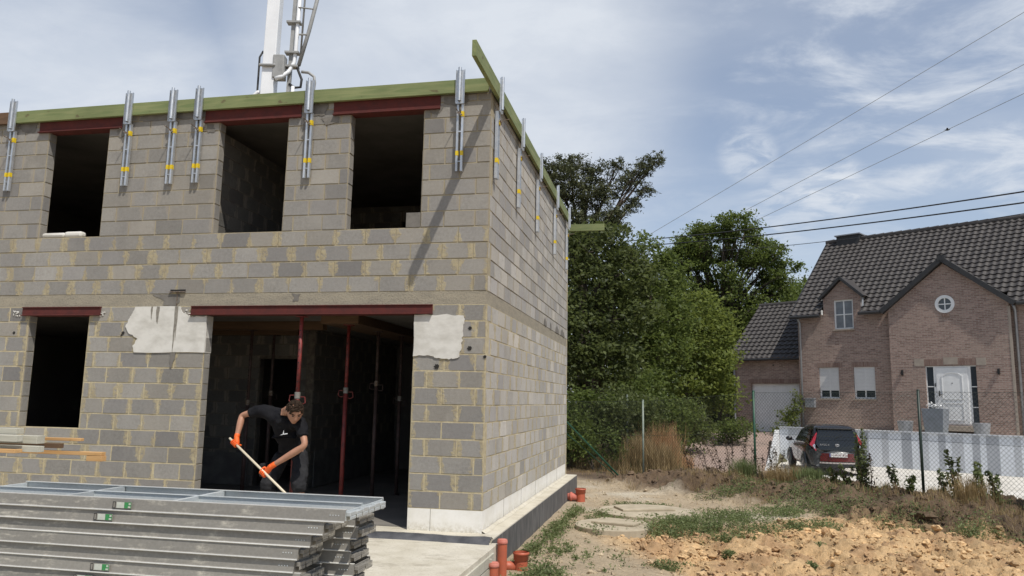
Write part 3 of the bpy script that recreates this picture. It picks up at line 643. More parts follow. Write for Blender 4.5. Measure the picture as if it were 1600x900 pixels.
# damp marks under the roof timber and on top courses
for i, poly in enumerate([[(-.62,5.29),(-.30,5.29),(-.30,5.20),(-.45,5.15),(-.62,5.20)],[(-.82,5.19),(-.70,5.20),(-.62,5.15),(-.70,5.05),(-.80,5.09)],[(-2.45,5.29),(-2.18,5.29),(-2.22,5.14),(-2.42,5.13)],[(-2.52,5.10),(-2.40,5.10),(-2.42,4.93),(-2.52,4.95)],
     [(-2.28,5.10),(-2.02,5.11),(-2.03,5.03),(-2.2,5.0)],[(-4.9,5.29),(-3.99,5.29),(-4.0,5.18),(-4.4,5.22),(-4.9,5.2)],[(-3.93,5.10),(-3.82,5.10),(-3.80,4.99),(-3.90,5.0)],[(-5.30,5.10),(-5.1,5.10),(-5.12,5.02),(-5.25,5.0)],[(-6.9,5.28),(-6.6,5.28),(-6.62,5.15),(-6.75,5.12),(-6.88,5.2)]]):
    b = MB(); b.add([(p[0], -.0062, p[1]) for p in rag(poly, .012)], [tuple(range(len(poly)*5))]); b.build('damp_patch', MT['damp'], shell)
b = MB()
for y0, n_ in ((4.2,.34),(4.9,.2),(5.6,.5),(6.3,.6)):
    pts = rag([(y0,2.82),(y0+n_,2.82),(y0+n_*.8,2.90),(y0+n_*.4,2.96),(y0+.05,2.92)], .015); b.add([(.0064, p[0], p[1]) for p in pts], [tuple(range(len(pts)))])
b.build('damp_patch', MT['damp'], shell)
# membrane roll along the slab edge
b = MB(); vs = []; n = 60
for i in range(n):
    t = i/(n-1); x_ = -LX*.45+(LX*.45+.20)*t; h = .05+.014*mnoise.noise((x_*2.1,0,0)); yy = -.36-.02*mnoise.noise((x_*1.4,2,0))-.05*max(0, x_+.5)*1.0
    for k in range(7): a_ = k/6; vs.append((x_, -.28+(yy-.09+.28)*a_, .004+h*math.sin(a_*math.pi)*.85+.012*mnoise.noise((x_*6, a_*3, 0))-.04*a_))
MB().add(vs, [(i*7+k,i*7+k+1,(i+1)*7+k+1,(i+1)*7+k) for i in range(n-1) for k in range(6)]).build('membrane', MT['sheet'], shell, smooth=True)
b = MB(); b.add([(.205,-.30,.0),(.20,-.48,-.06),(.215,-.50,-.30),(.215,-.31,-.30)], [(0,1,2,3)]); b.build('membrane_flap', MT['sheet'], shell)
# apron slab in front with its board edge
ap = MB().box((-LX,-4.9,-.24),(.27,-.34,-.032)).build('concrete_apron', MT['slab'], bevel=.006); struct(ap)
fb = empty('formwork_edge', (.29,-.5,-.2), 'pale boards standing along the right edge of the front concrete slab', 'formwork')
for z_ in (-.13,-.245): MB().box((-.018,-4.3,z_-.05+.2),(.004,-.12,z_+.05+.2)).build('board', MT['palewood'], fb)
for y_ in (-.35,-1.5,-2.6): MB().box((.005,y_-.02,-.2),(.03,y_+.02,.1)).build('stake', MT['palewood'], fb)

# ---------------------------------------------------------------- roof edge timbers
def timber(p, q, w, h, mat, label, cat='timber'):
    p, q = Vector(p), Vector(q); L = (q-p).length; b = MB(); b.box((0,-w/2,-h/2),(L,w/2,h/2))
    o = b.build('roof_timber', mat, bevel=.003); o.location = p; o.rotation_euler = (q-p).to_track_quat('X', 'Z').to_euler()
    return tag(o, label, cat, 'timbers along the roof edge')
timber((-7.02,-.047,5.355),(-3.96,-.047,5.368),.048,.17,MT['green'],'light green edge timber over the left upper window')
timber((-3.955,-.047,5.372),(-.03,-.047,5.385),.048,.17,MT['green'],'long olive green edge timber over the two right upper windows')
timber((-9.9,-.047,5.35),(-7.03,-.047,5.352),.048,.17,MT['brownwood'],'brown end of an edge timber at the far left of the roof edge')
timber((.052,-1.10,5.365),(.052,3.2,5.365),.05,.19,MT['green'],'long green timber along the side wall jutting out past the front corner')
timber((.052,3.21,5.365),(.052,6.95,5.365),.05,.17,MT['green'],'green timber along the rear half of the side wall top')
timber((-1.2,7.40,5.25),(.78,7.40,5.25),.05,.15,MT['green'],'short pale green timber jutting sideways past the rear corner')
# ---------------------------------------------------------------- wall brackets
def bracket():
    r = empty('guardrail_bracket', (0,0,0), 'x', 'bracket', 'galvanised brackets clamped to the wall tops')
    for s_ in (-1, 1):
        b = MB(); b.box((s_*.030-.0135,-.062,4.30),(s_*.030+.0135,-.058,5.17)); b.box((s_*.030-.0135,-.058,4.30),(s_*.030-.0105,-.022,5.17)); b.box((s_*.030+.0105,-.058,4.30),(s_*.030+.0135,-.022,5.17))
        b.build('channel', MT['galv'], r)
        b = MB(); b.box((s_*.030-.0160,-.0645,4.50),(s_*.030+.0160,-.026,4.56)); b.build('yellow_sticker', MT['yellow'], r)
    b = MB(); b.box((.013,-.070,5.00),(.047,-.026,5.065)); b.build('yellow_sticker', MT['yellow'], r)
    b = MB(); b.box((-.057,-.080,5.16),(.057,-.076,5.60)); b.box((-.057,-.098,5.16),(-.053,-.080,5.60)); b.box((.053,-.098,5.16),(.057,-.080,5.60)); b.build('plate', MT['galv'], r)
    b = MB(); b.tube([(-.006,-.100,5.19),(-.006,-.100,5.625)], .021, 14, caps=False); b.tube([(-.006,-.100,5.625),(-.006,-.100,5.19)], .018, 14, caps=False); b.build('post_sleeve', MT['galv'], r, smooth=True)
    b = MB(); b.box((-.018,-.060,4.80),(.018,-.052,4.815)); b.box((-.018,-.060,4.42),(.018,-.052,4.43)); b.build('crosspiece', MT['galv'], r)
    b = MB(); b.tube([(-.0,.0,5.03),(-.02,-.20,5.06)], .0055, 8); b.build('threaded_rod', MT['rod'], r)
    b = MB(); b.beam((-.045,-.085,5.055),(.03,-.085,5.01),.012,.018); b.tube([(-.005,-.075,5.03),(-.005,-.10,5.035)], .013, 8); b.build('wing_nut', MT['rod'], r)
    return r
b0 = bracket(); used = False
spots = [(-6.95,0,'leftmost wall bracket, left of the first upper window'),(-5.08,0,'wall bracket just right of the first upper window'),
 (-4.40,0,'middle one of the three brackets between the left and middle upper windows'),(-4.01,0,'bracket just left of the middle upper window'),
 (-2.41,0,'bracket on the pier between the middle and right upper windows'),(-.385,0,'bracket on the front wall closest to the building corner')]
side = [(.17,'bracket on the side wall nearest the building corner, touching the jutting timber'),(1.62,'second bracket from the corner on the side wall'),(3.22,'third bracket from the corner on the side wall'),
 (5.15,'fourth bracket from the corner on the side wall'),(6.85,'farthest bracket at the rear end of the side wall')]
for i, (x_, y_, lb) in enumerate(spots):
    o = b0 if i == 0 else copy_tree(b0); o.location = (x_,0,-.01); o['label'] = lb
for y_, lb in side:
    o = copy_tree(b0); o.location = (0,y_,-.06); o.rotation_euler.z = R(90); o['label'] = lb
# loose blocks on sills
b = MB(); b.box((-1.06,.0,3.612),(-.875,.09,3.80)); tag(b.build('loose_block', MT['damp'], bevel=.004), 'grey swirled loose block in the corner of the right upper window', 'block')
b = MB()
for k, (a_, c_, h_) in enumerate(((-6.34,-5.98,.07),(-5.99,-5.72,.085))): b.box((a_,.0+.01*k,3.612),(c_,.12,3.612+h_))
o = b.build('sack', MT['plaster'], bevel=.03); tag(o, 'pale crumpled sack on the sill of the left upper window', 'sack')
# ---------------------------------------------------------------- props and ceiling beam
def prop(x, y, ztop, nm, mat, hgt, label):
    r = empty('steel_prop', (x,y,0), label, 'prop', 'steel props under the ceiling')
    MB().tube([(0,0,.01),(0,0,hgt)], .030, 14).build('outer_tube', mat, r, smooth=True)
    MB().tube([(0,0,hgt),(0,0,ztop-.01)], .024, 14).build('inner_tube', mat, r, smooth=True)
    b = MB(); b.box((-.06,-.06,.0),(.06,.06,.008)); b.build('base_plate', mat, r); b = MB(); b.box((-.06,-.06,ztop-.008),(.06,.06,ztop)); b.build('head_plate', mat, r)
    b = MB(); b.tube([(0,0,hgt-.03),(0,0,hgt+.05)], .036, 14); b.build('collar_nut', MT['rod'] if mat is MT['propdull'] and y < 2.95 else MT['deck'], r)
    pts = [(.04,0,hgt-.01),(.10,0,hgt-.01),(.11,0,hgt-.08),(.07,0,hgt-.10),(.035,0,hgt-.09)]; b = MB(); b.tube(pts, .006, 6); b.tube([(-p[0],-p[1],p[2]+.02) for p in pts], .006, 6); b.build('handle', mat, r)
    b = MB()
    for k in range(12):
        z_ = hgt+.10+k*.08
        if z_ < ztop-.05: b.tube([(0,-.0245,z_),(0,-.0262,z_)], .008, 8)
    if b.v: b.build('pin_hole', MT['dark'], r)
    return r
prop(-2.43,.10,2.52,0,MT['prop'],1.52,'front red steel prop behind the bending man, under the steel lintel')
prop(-2.27,1.2,2.52,0,MT['prop'],1.60,'bright red prop in the middle of the large opening')
prop(-2.22,2.2,2.52,0,MT['propdull'],1.72,'dull brown prop right of the bright red prop')
prop(-2.13,3.0,2.52,0,MT['propdull'],1.50,'rear prop near the right jamb with a pale collar')
prop(-4.22,2.0,2.52,0,MT['propdull'],1.40,'dim grey prop left of the man deep inside the room')
prop(-4.34,2.9,2.52,0,MT['propdull'],1.55,'dim dark red prop behind the man, left of the front prop')
for a_, lb in (((-4.6,2.0,2.585),'timber beam under the ceiling over the left props'),((-3.0,1.9,2.585),'timber beam under the ceiling over the right props')):
    b = MB()
    if a_[0] < -4: b.box((-6.2,1.9,2.521),(-3.0,2.05,2.648)); b.box((-6.,2.85,2.521),(-3.9,2.98,2.648))
    else: b.box((-2.6,1.0,2.521),(-2.05,6.2,2.648))
    tag(b.build('ceiling_beam', MT['brownwood']), lb, 'beam', 'beams carried by the props')

# ---------------------------------------------------------------- stacked steel deck panels
def deck(L, W, rails, cross, mt, H=.092):
    r = empty('steel_deck_panel', (0,0,0), 'x', 'deck panel', 'galvanised steel deck panels in the stack')
    def rail(y, sgn, name):
        # sloped web, in-turned top lip, out-turned bottom bead
        pr_ = [(y,H),(y+sgn*.022,H),(y+sgn*.022,H-.004),(y+sgn*.004,H-.004),(y-sgn*.012,.014),(y-sgn*.020,.014),(y-sgn*.022,.004),(y-sgn*.016,.0),(y-sgn*.002,.0),(y-sgn*.002,.006),(y-sgn*.014+.0,.008),(y-sgn*.004,H*.5),(y+0,H-.008)]
        pr_ = [(y,H),(y+sgn*.022,H),(y+sgn*.022,H-.004),(y+sgn*.0045,H-.005),(y-sgn*.0075,.016),(y+sgn*.012,.004),(y+sgn*.012,.0),(y-sgn*.018,.0),(y-sgn*.021,.010),(y-sgn*.0135,.016),(y-sgn*.002,H-.006)]
        b = MB(); b.prism(pr_, 0, -L, 0)
        if sgn < 0: b.f = [tuple(reversed(f)) for f in b.f]
        return b.build(name, mt, r, bevel=.0012)
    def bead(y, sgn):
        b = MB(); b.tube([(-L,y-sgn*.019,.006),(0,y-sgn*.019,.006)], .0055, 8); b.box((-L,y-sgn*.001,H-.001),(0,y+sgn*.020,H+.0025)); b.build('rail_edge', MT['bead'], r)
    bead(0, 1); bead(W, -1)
    rail(0, 1, 'side_rail'); rail(W, -1, 'side_rail')
    for k in range(rails):
        y = W*(k+1)/(rails+1); b = MB(); b.box((-L+.03,y-.014,H-.006),(-.03,y+.014,H-.001)); b.box((-L+.03,y-.003,.012),(-.03,y+.003,H-.006)); b.build('middle_rail', mt, r)
    for cx_ in cross:
        b = MB(); b.box((cx_-.02,.010,H-.012),(cx_+.02,W-.010,H-.007)); b.box((cx_-.02,.012,.02),(cx_-.016,W-.012,H-.012)); b.box((cx_+.016,.012,.02),(cx_+.02,W-.012,H-.012)); b.build('cross_member', mt, r)
    # hooked end profiles
    for e, sg in ((0., 1), (-L, -1)):
        b = MB(); b.box((e-.012*sg,.008,.008),(e-.004*sg,W-.008,H-.012))
        nseg = max(2, int(W/.12))
        for k in range(nseg):
            y0 = .012+k*(W-.024)/nseg; b.box((e-.004*sg,y0+.006,H-.05),(e+.030*sg,y0+(W-.024)/nseg-.008,H-.02-.006*(k%2))); b.box((e+.024*sg,y0+.010,H-.075),(e+.032*sg,y0+(W-.024)/nseg-.012,H-.05))
        b.build('end_hook', mt if sg > 0 else mt, r, bevel=.004)
    # rivets
    b = MB()
    for k in range(4): b.ell((-.05-.022*k, -.0095, .05), (.005,.003,.005), 8)
    b.build('rivet', MT['decktop'], r)
    return r
DH = .0925
top = deck(3.42, .75, 1, (-1.45,-2.42), MT['decktop']); top.location = (-.18,-3.46,7*DH+.004-.032+.03)
top['label'] = 'topmost wide steel deck panel lying across both stacks'
# the dusty front rail of the top panel keeps the look of the used ones
for ch in bpy.data.objects:
    if ch.parent == top and ch.name.startswith('side_rail') and ch.data.vertices[0].co.y < .1: ch.data.materials.clear(); ch.data.materials.append(MT['deck'])
words = ['second','third','fourth','fifth','sixth','seventh','lowest']
fr_ = deck(3.42, .365, 0, (-.9,-1.8,-2.7), MT['deck']); rr_ = deck(3.42, .335, 0, (-.9,-1.8,-2.7), MT['deck'])
offs = [-.34,-.44,-.53,-.56,-.51,-.47,-.50]; offr = [-.27,-.25,-.31,-.30,-.27,-.33,-.24]
zt = []
for i in range(7):
    z_ = -.031+(6-i)*DH+.001
    zt.append(z_)
    o = fr_ if i == 0 else copy_tree(fr_); o.location = (offs[i],-3.46+random.uniform(-.006,.006),z_); o.rotation_euler.z = random.uniform(-.003,.003)
    o['label'] = ('%s panel from the top of the front stack of steel deck panels' % words[i]) if i < 6 else 'lowest panel of the front stack of steel deck panels'
    o = rr_ if i == 0 else copy_tree(rr_); o.location = (offr[i]+.0,-3.055+random.uniform(-.008,.008),z_); o.rotation_euler.z = random.uniform(-.004,.004)
    o['label'] = ('%s panel from the top of the rear stack of steel deck panels' % words[i]) if i < 6 else 'lowest panel of the rear stack of steel deck panels'
top.location.z = zt[0]+DH+.002
# green and white maker's stickers on the front rails
def sticker(parent_, xw, zl):
    y = -.0125-.006; 
    o1 = MB().box((xw,y-.006,zl),(xw+.165,y-.004,zl+.050)).build('label_sticker', MT['deck'], parent_)
    for nm, a, b_, m in (('sticker_frame',.0,.030,'black'),('sticker_field',.034,.100,'swhite'),('sticker_field',.102,.160,'sgreen')):
        b = MB()
        if m == 'black':
            for (p, q_) in (((0,0),(.024,.004)),((0,.046),(.024,.050)),((0,0),(.004,.05)),((.020,0),(.024,.05))): b.box((xw+p[0],y-.0075,zl+p[1]),(xw+q_[0],y-.0062,zl+q_[1]))
        else: b.box((xw+a,y-.0075,zl+.003),(xw+b_,y-.0062,zl+.047))
        b.build(nm, MT[m], o1)
    b = MB(); b.box((xw+.135,y-.0088,zl+.006),(xw+.156,y-.0077,zl+.018)); b.box((xw+.140,y-.0088,zl+.028),(xw+.156,y-.0077,zl+.042)); b.build('sticker_mark', MT['swhite'], o1)
fronts = sorted([o for o in bpy.data.objects if o.get('category') == 'deck panel' and 'front stack' in o['label']], key=lambda o: -o.location.z)
sticker(top, -1.905, .022); sticker(fronts[0], -1.90, .022); sticker(fronts[4], -1.72, .022); sticker(fronts[5], -1.90, .022)

# ---------------------------------------------------------------- timber pile on a trestle at the left
def wb(p, q, w, h, mat, label, rot=0):
    b = MB(); b.beam(p, q, w, h); return tag(b.build('timber_length', mat, bevel=.003), label, 'timber', 'sawn timbers on the trestle')
wb((-6.9,-2.62,1.083),(-3.78,-2.66,1.083),.075,.060,MT['palewood'],'front weathered grey beam of the pile, nearest the viewer')
wb((-6.7,-2.52,1.143),(-3.90,-2.54,1.143),.09,.055,MT['palewood'],'weathered beam lying on top of the timber pile')
wb((-6.8,-2.42,1.06),(-3.79,-2.40,1.06),.10,.075,MT['palewood'],'wide weathered beam in the middle of the timber pile')
wb((-6.8,-2.53,.985),(-3.63,-2.56,.985),.075,.055,MT['palewood'],'lowest weathered beam with a short white end')
wb((-6.6,-2.30,1.05),(-3.52,-2.18,1.058),.05,.028,MT['orange'],'thin orange pine lath sticking out highest from the pile')
wb((-6.6,-2.28,1.00),(-3.66,-2.28,1.00),.06,.044,MT['brownwood'],'dark brown board between the orange laths')
wb((-6.6,-2.20,.925),(-3.31,-2.13,.925),.07,.034,MT['orange'],'long orange pine board reaching farthest right')
wb((-3.47,-2.13,.880),(-3.30,-2.13,.880),.07,.052,MT['orange'],'short orange block fixed under the end of the long pine board')
wb((-6.7,-2.63,.972),(-3.78,-2.66,.968),.09,.035,MT['orange'],'short orange board under the grey beams at the frame edge')
tr_ = empty('trestle', (-5.0,-2.4,-.03), 'timber trestle carrying the pile of beams beyond the left edge', 'trestle')
for x_ in (0,-1.4):
    MB().box((x_-.05,-.35,.87),(x_+.05,.35,.935)).build('top_rail', MT['palewood'], tr_)
    for s_ in (-1,1):
        for t_ in (-1,1): MB().beam((x_+t_*.2,s_*.30,0),(x_+t_*.02,s_*.28,.87),.05,.05).build('leg', MT['palewood'], tr_)

# ---------------------------------------------------------------- drain pipes
def pipe_v(x, y, zt_, r, label, socket=True, zb=-.6, cap=None):
    o = empty('drain_pipe', (x,y,zb), label, 'pipe', 'orange drain pipes beside the foundation'); h = zt_-zb
    MB().tube([(0,0,0),(0,0,h-.002)], r, 24, caps=False).build('tube', MT['pipe'], o, smooth=True)
    if socket:
        b = MB(); b.tube([(0,0,h-.09),(0,0,h-.085),(0,0,h-.03),(0,0,h-.024),(0,0,h-.010),(0,0,h)], [r*1.02,r*1.13,r*1.13,r*1.24,r*1.24,r*1.14], 24, caps=False)
        b.tube([(0,0,h),(0,0,h-.2)], r*.98, 24, caps=False); b.build('socket', MT['pipe'], o, smooth=True)
        MB().tube([(0,0,h-.12),(0,0,h-.118)], r*.97, 24).build('opening', MT['dark'], o)
    else:
        b = MB(); b.tube([(0,0,h-.05),(0,0,h-.045),(0,0,h-.03),(0,0,h-.012),(0,0,h-.004),(0,0,h)], [r*1.0,r*1.12,r*1.12,r*1.06,r*.98,r*.85], 24); b.build('cap', MT['pipedust'], o, smooth=True)
    return o
pipe_v(.335,-.42,.03,.052,'tall capped orange drain pipe at the corner of the concrete slab', False)
pipe_v(.335,-.83,-.13,.052,'lower capped orange pipe in front of the tall one', False)
p3 = pipe_v(.475,-.06,-.16,.075,'open wide orange pipe with a side branch by the foundation')
MB().tube([(-.27,-.02,.28),(-.16,-.02,.28),(-.06,0,.28)], .055, 20).build('branch', MT['pipe'], p3, smooth=True)
p4 = pipe_v(.45,6.05,-.11,.085,'orange pipe standing at the far end of the foundation')
MB().tube([(-.27,0,.33),(-.07,0,.33)], .065, 20).build('branch', MT['pipedust'], p4, smooth=True)
MB().tube([(-.20,0,.33),(-.16,0,.33)], .085, 20).build('branch_socket', MT['pipedust'], p4, smooth=True)
# tank lids
def lid(cx_, cy_, r, z, label, sy=1., rot=0):
    o = empty('tank_lid', (cx_,cy_,z), label, 'lid', 'concrete lids in the ground'); b = MB(); n = 40; vs = []
    for k in range(n): a = 2*math.pi*k/n; rr = r*(1+.02*mnoise.noise((k*.7, cx_, 0))); vs.append((rr*math.cos(a), rr*math.sin(a)*sy))
    b.prism(vs, 2, -.12, 0); b.build('disc', MT['cover'], o, bevel=.012)
    b = MB(); b.box((-.28*r*2,-.1,0.0),(.30*r*2,.38,.035)); q_ = b.build('access_slab', MT['cover'], o, bevel=.008); q_.rotation_euler.z = rot
lid(1.72,4.6,.80,-.268,'larger round concrete lid half buried among the weeds',1.,.4)
lid(1.28,3.1,.58,-.290,'smaller concrete lid nearer the viewer among the weeds',1.,-.3)

# ---------------------------------------------------------------- paving beyond the fence
vs = []; n = 40
for i in range(n+1):
    y_ = 12.2+(28.3-12.2)*i/n; a0, a1 = float(xle(y_)), float(xre(y_)); z_ = float(zdrive(y_))
    for k in range(5): vs.append((a0+(a1-a0)*k/4, y_, z_+.004))
o = MB().add(vs, [(i*5+k,i*5+k+1,(i+1)*5+k+1,(i+1)*5+k) for i in range(n) for k in range(4)]).build('driveway', MT['paving']); struct(o)
HR = Matrix.Rotation(math.atan2(-.5569,.8306), 4, 'Z'); HO = Vector((12.05,21.835,0))
def hw(hx, hy, hz=0): return HO+HR@Vector((hx,hy,hz))
vs = [(5.0,13.2,-.55),(22,6,-.55),tuple(hw(9,-2.6,-.55)),tuple(hw(-5.1,-2.6,-.55)),(5.3,17.5,-.55)]
struct(MB().add(vs, [(0,1,2,3,4)]).build('courtyard_paving', MT['court']))

# ---------------------------------------------------------------- brick house
house = empty('brick_house', HO, 'brown brick house with dark tiled roof and a central gable', 'house'); house.rotation_euler.z = math.atan2(-.5569,.8306)
def hb(name, mat, b, smooth=False, bevel=0, parent=None): return b.build(name, MT[mat], parent or house, smooth, bevel)
# main body front at y=.3, back y=7.8
EZ = 5.30
def wallgrid(b, x0, x1, z0, z1, y, ops, dep=.12):
    us = sorted({x0,x1}|{a for o_ in ops for a in o_[:2]}); zs = sorted({z0,z1}|{a for o_ in ops for a in o_[2:]})
    S_ = lambda i, j: 0 <= i < len(us)-1 and 0 <= j < len(zs)-1 and not any(o_[0] < (us[i]+us[i+1])/2 < o_[1] and o_[2] < (zs[j]+zs[j+1])/2 < o_[3] for o_ in ops)
    for i in range(len(us)-1):
        for j in range(len(zs)-1):
            if not S_(i, j): continue
            a, c, d, e = us[i], us[i+1], zs[j], zs[j+1]
            b.add([(a,y,d),(c,y,d),(c,y,e),(a,y,e)], [(0,1,2,3)])
            if not S_(i-1,j): b.add([(a,y,d),(a,y,e),(a,y+dep,e),(a,y+dep,d)], [(0,1,2,3)])
            if not S_(i+1,j): b.add([(c,y,d),(c,y+dep,d),(c,y+dep,e),(c,y,e)], [(0,1,2,3)])
            if not S_(i,j-1): b.add([(a,y,d),(a,y+dep,d),(c,y+dep,d),(c,y,d)], [(0,1,2,3)])
            if not S_(i,j+1): b.add([(a,y,e),(c,y,e),(c,y+dep,e),(a,y+dep,e)], [(0,1,2,3)])
b = MB()
wallgrid(b, -5.72, -1.96, -.4, EZ, .3, [(-4.90,-4.08,1.83,3.08),(-3.50,-2.67,1.83,3.08),(-4.18,-3.40,4.62,EZ)])
wallgrid(b, 2.06, 8.5, -.4, EZ, .3, [])
b.add([(-1.96,.301,-.4),(2.06,.301,-.4),(2.06,.301,EZ),(-1.96,.301,EZ)], [(0,1,2,3)])
b.add([(-5.72,.3,-.4),(-5.72,7.8,-.4),(-5.72,7.8,EZ),(-5.72,4.05,8.95),(-5.72,.3,EZ)], [(4,3,2,1,0)])
b.add([(8.5,.3,-.4),(8.5,7.8,-.4),(8.5,7.8,EZ),(8.5,4.05,8.95),(8.5,.3,EZ)], [(0,1,2,3,4)])
b.add([(-5.72,7.8,-.4),(8.5,7.8,-.4),(8.5,7.8,EZ),(-5.72,7.8,EZ)], [(3,2,1,0)])
hb('wall', 'brick', b)
# central gable, front at y=0
RC, RR = (.04,5.32), .31
b = MB(); dops = [(-.76,.92,.92,3.06)]
wallgrid(b, -1.96, 2.06, -.4, 4.9, 0., dops, .14)
# the gable upper part with a round hole
outer = [(-1.96,4.9),(.05,4.9),(2.06,4.9),(2.06,5.25),(1.4,5.77),(.7,6.32),(.05,6.84),(-.6,6.33),(-1.3,5.77),(-1.96,5.25)]
n = 40; ring = [(RC[0]+RR*math.cos(2*math.pi*k/n), RC[1]+RR*math.sin(2*math.pi*k/n)) for k in range(n)]
def hit(a):
    d = (math.cos(a), math.sin(a)); best = None
    for i in range(len(outer)):
        p, q_ = outer[i], outer[(i+1)%len(outer)]; ex, ez = q_[0]-p[0], q_[1]-p[1]; den = d[0]*ez-d[1]*ex
        if abs(den) < 1e-9: continue
        t = ((p[0]-RC[0])*ez-(p[1]-RC[1])*ex)/den; s_ = ((p[0]-RC[0])*d[1]-(p[1]-RC[1])*d[0])/den
        if t > 0 and -1e-6 <= s_ <= 1+1e-6 and (best is None or t < best): best = t
    return (RC[0]+d[0]*best, RC[1]+d[1]*best)
angs = sorted([2*math.pi*k/n for k in range(n)]+[math.atan2(p[1]-RC[1], p[0]-RC[0]) % (2*math.pi) for p in outer])
vs = []
for a in angs: h_ = hit(a); vs += [(RC[0]+RR*math.cos(a), 0, RC[1]+RR*math.sin(a)), (h_[0], 0, h_[1])]
m_ = len(angs); b.add(vs, [(2*i, 2*i+1, 2*((i+1)%m_)+1, 2*((i+1)%m_)) for i in range(m_)])
b.add([(-1.96,0,-.4),(-1.96,.3,-.4),(-1.96,.3,5.25),(-1.96,0,5.25)], [(0,1,2,3)]); b.add([(2.06,0,-.4),(2.06,.3,-.4),(2.06,.3,5.25),(2.06,0,5.25)], [(3,2,1,0)])
hb('gable_wall', 'brick', b)
# pantile roofs with real relief
def tiles(name, x0, x1, p0, p1, parent=house, pitch_w=.245, row=.30, cut=None):
    """p0=(y,z) eave, p1=(y,z) ridge"""
    Ls = math.hypot(p1[0]-p0[0], p1[1]-p0[1]); d = ((p1[0]-p0[0])/Ls, (p1[1]-p0[1])/Ls); nn = (-d[1], d[0])
    nxx = int((x1-x0)/.031); rows = int(round(Ls/row)); row = Ls/rows; V = []; F = []
    tl = [0,.03,.5,.97,1.]; hh = [.040,.036,.020,.004,0.]
    S_ = []
    for r_ in range(rows):
        for k, t in enumerate((0.,.5,.985)): S_.append(((r_+t)*row, (.046,.024,.002)[k], r_))
    for s_, h_, r_ in S_:
        for i in range(nxx+1):
            x = x0+(x1-x0)*i/nxx; ph = (x/pitch_w)%1.; wv = .060*(math.sin(ph*2*math.pi)*.5+.5)**1.3+.012*math.cos(ph*2*math.pi+1)
            hgt = h_+wv; V.append((x, p0[0]+d[0]*s_+nn[0]*hgt, p0[1]+d[1]*s_+nn[1]*hgt))
    w_ = nxx+1
    for j in range(len(S_)-1):
        for i in range(nxx):
            c0 = V[j*w_+i]
            if name == 'roof' and -1.98 < c0[0] < 1.97 and c0[1] < .32: continue
            if cut and cut[0] < c0[0] < cut[1] and c0[2] < cut[2]+(cut[3]-cut[2])*(1-abs(c0[0]-(cut[0]+cut[1])/2)/((cut[1]-cut[0])/2)): continue
            F.append((j*w_+i, j*w_+i+1, (j+1)*w_+i+1, (j+1)*w_+i))
    b = MB(); b.v = V; b.f = F; b.mi = [0]*len(F); o_ = b.build(name, MT['tile'], parent); return o_
tiles('roof', -5.92, 8.7, (-.02,5.22), (4.05,9.02), cut=(-4.64,-3.04,5.86,6.7))
b = MB(); b.add([(-5.92,8.12,5.2),(8.7,8.12,5.2),(8.7,4.05,9.0),(-5.92,4.05,9.0)], [(0,1,2,3)]); hb('roof_back', 'tile', b)
b = MB()
for k in range(40):
    x_ = -5.94+k*.368; b.tube([(x_,4.05,9.04),(x_+.38,4.05,9.05)], [.115,.13], 12)
hb('ridge_tiles', 'tile', b)
b = MB(); b.beam((-5.90,-.02,5.20),(-5.90,4.05,8.98),.05,.16); hb('verge_board', 'verge', b)
b = MB(); b.box((-5.35,3.75,8.7),(-4.35,4.4,9.22)); ch_ = hb('chimney', 'verge', b); b = MB(); b.box((-5.42,3.68,9.22),(-4.28,4.47,9.27)); hb('chimney_cap', 'zinc', b, parent=ch_)
# gable verge
b = MB()
for s_ in (-1, 1):
    xe = .05+s_*2.22; p = Vector((.05,-.10,6.99)); q_ = Vector((xe,-.10,5.16)); b.beam(p, q_, .20, .17)
b.box((-.07,-.21,6.93),(.17,0.0,7.13)); hb('gable_verge', 'verge', b)
# gable roof planes back into the main roof
def slopepl(xe, ze, yb_lo, yb_hi, name, th=.06, apex=(.05,7.04), y0=-.18):
    b = MB(); b.add([(apex[0],y0,apex[1]),(xe,y0,ze),(xe,yb_lo,ze),(apex[0],yb_hi,apex[1])], [(0,1,2,3)])
    b.add([(apex[0],y0,apex[1]-th),(xe,y0,ze-th),(xe,yb_lo,ze-th),(apex[0],yb_hi,apex[1]-th)], [(3,2,1,0)]); hb(name, 'tile', b)
slopepl(2.28,5.20,.05,2.0,'gable_roof'); slopepl(-2.18,5.20,.05,2.0,'gable_roof')
# dormer
DX0, DX1, DXc, DA, DF = -4.60, -3.08, -3.84, 6.62, 5.90
b = MB(); wallgrid(b, DX0, DX1, EZ, 5.86, .3, [(-4.18,-3.40,EZ,5.82)], .1)
b.add([(DX0,.3,5.86),(DX1,.3,5.86),(DX1,.3,DF),(DXc,.3,DA),(DX0,.3,DF)], [(0,1,2,3,4)])
hb('dormer_wall', 'brick', b)
for dx_ in (DX0, DX1):
    b = MB(); b.add([(dx_,.285,5.2),(dx_,.9,5.2),(dx_,.9,6.0),(dx_,.285,5.9)], [(0,1,2,3)]); hb('dormer_cheek', 'brick' if dx_ == DX0 else 'white', b)
b = MB()
for s_ in (-1, 1): b.beam((DXc,.20,DA+.09),(DXc+s_*.90,.20,DF-.02),.16,.10)
hb('dormer_verge', 'verge', b)
for s_ in (-1, 1):
    b = MB(); b.add([(DXc,.14,DA+.14),(DXc+s_*.92,.14,DF+.03),(DXc+s_*.92,.9,DF+.03),(DXc,1.6,DA+.14)], [(0,1,2,3)]); hb('dormer_roof', 'tile', b)
b = MB(); b.add([(DX1+.03,.20,5.28),(DX1+.14,.20,5.30),(DX1+.16,.17,5.72),(DX1+.10,.17,5.76)], [(0,1,2,3)]); b.box((DX0-.07,.18,5.24),(DX0-.03,.28,5.44)); hb('dormer_flashing', 'white', b)
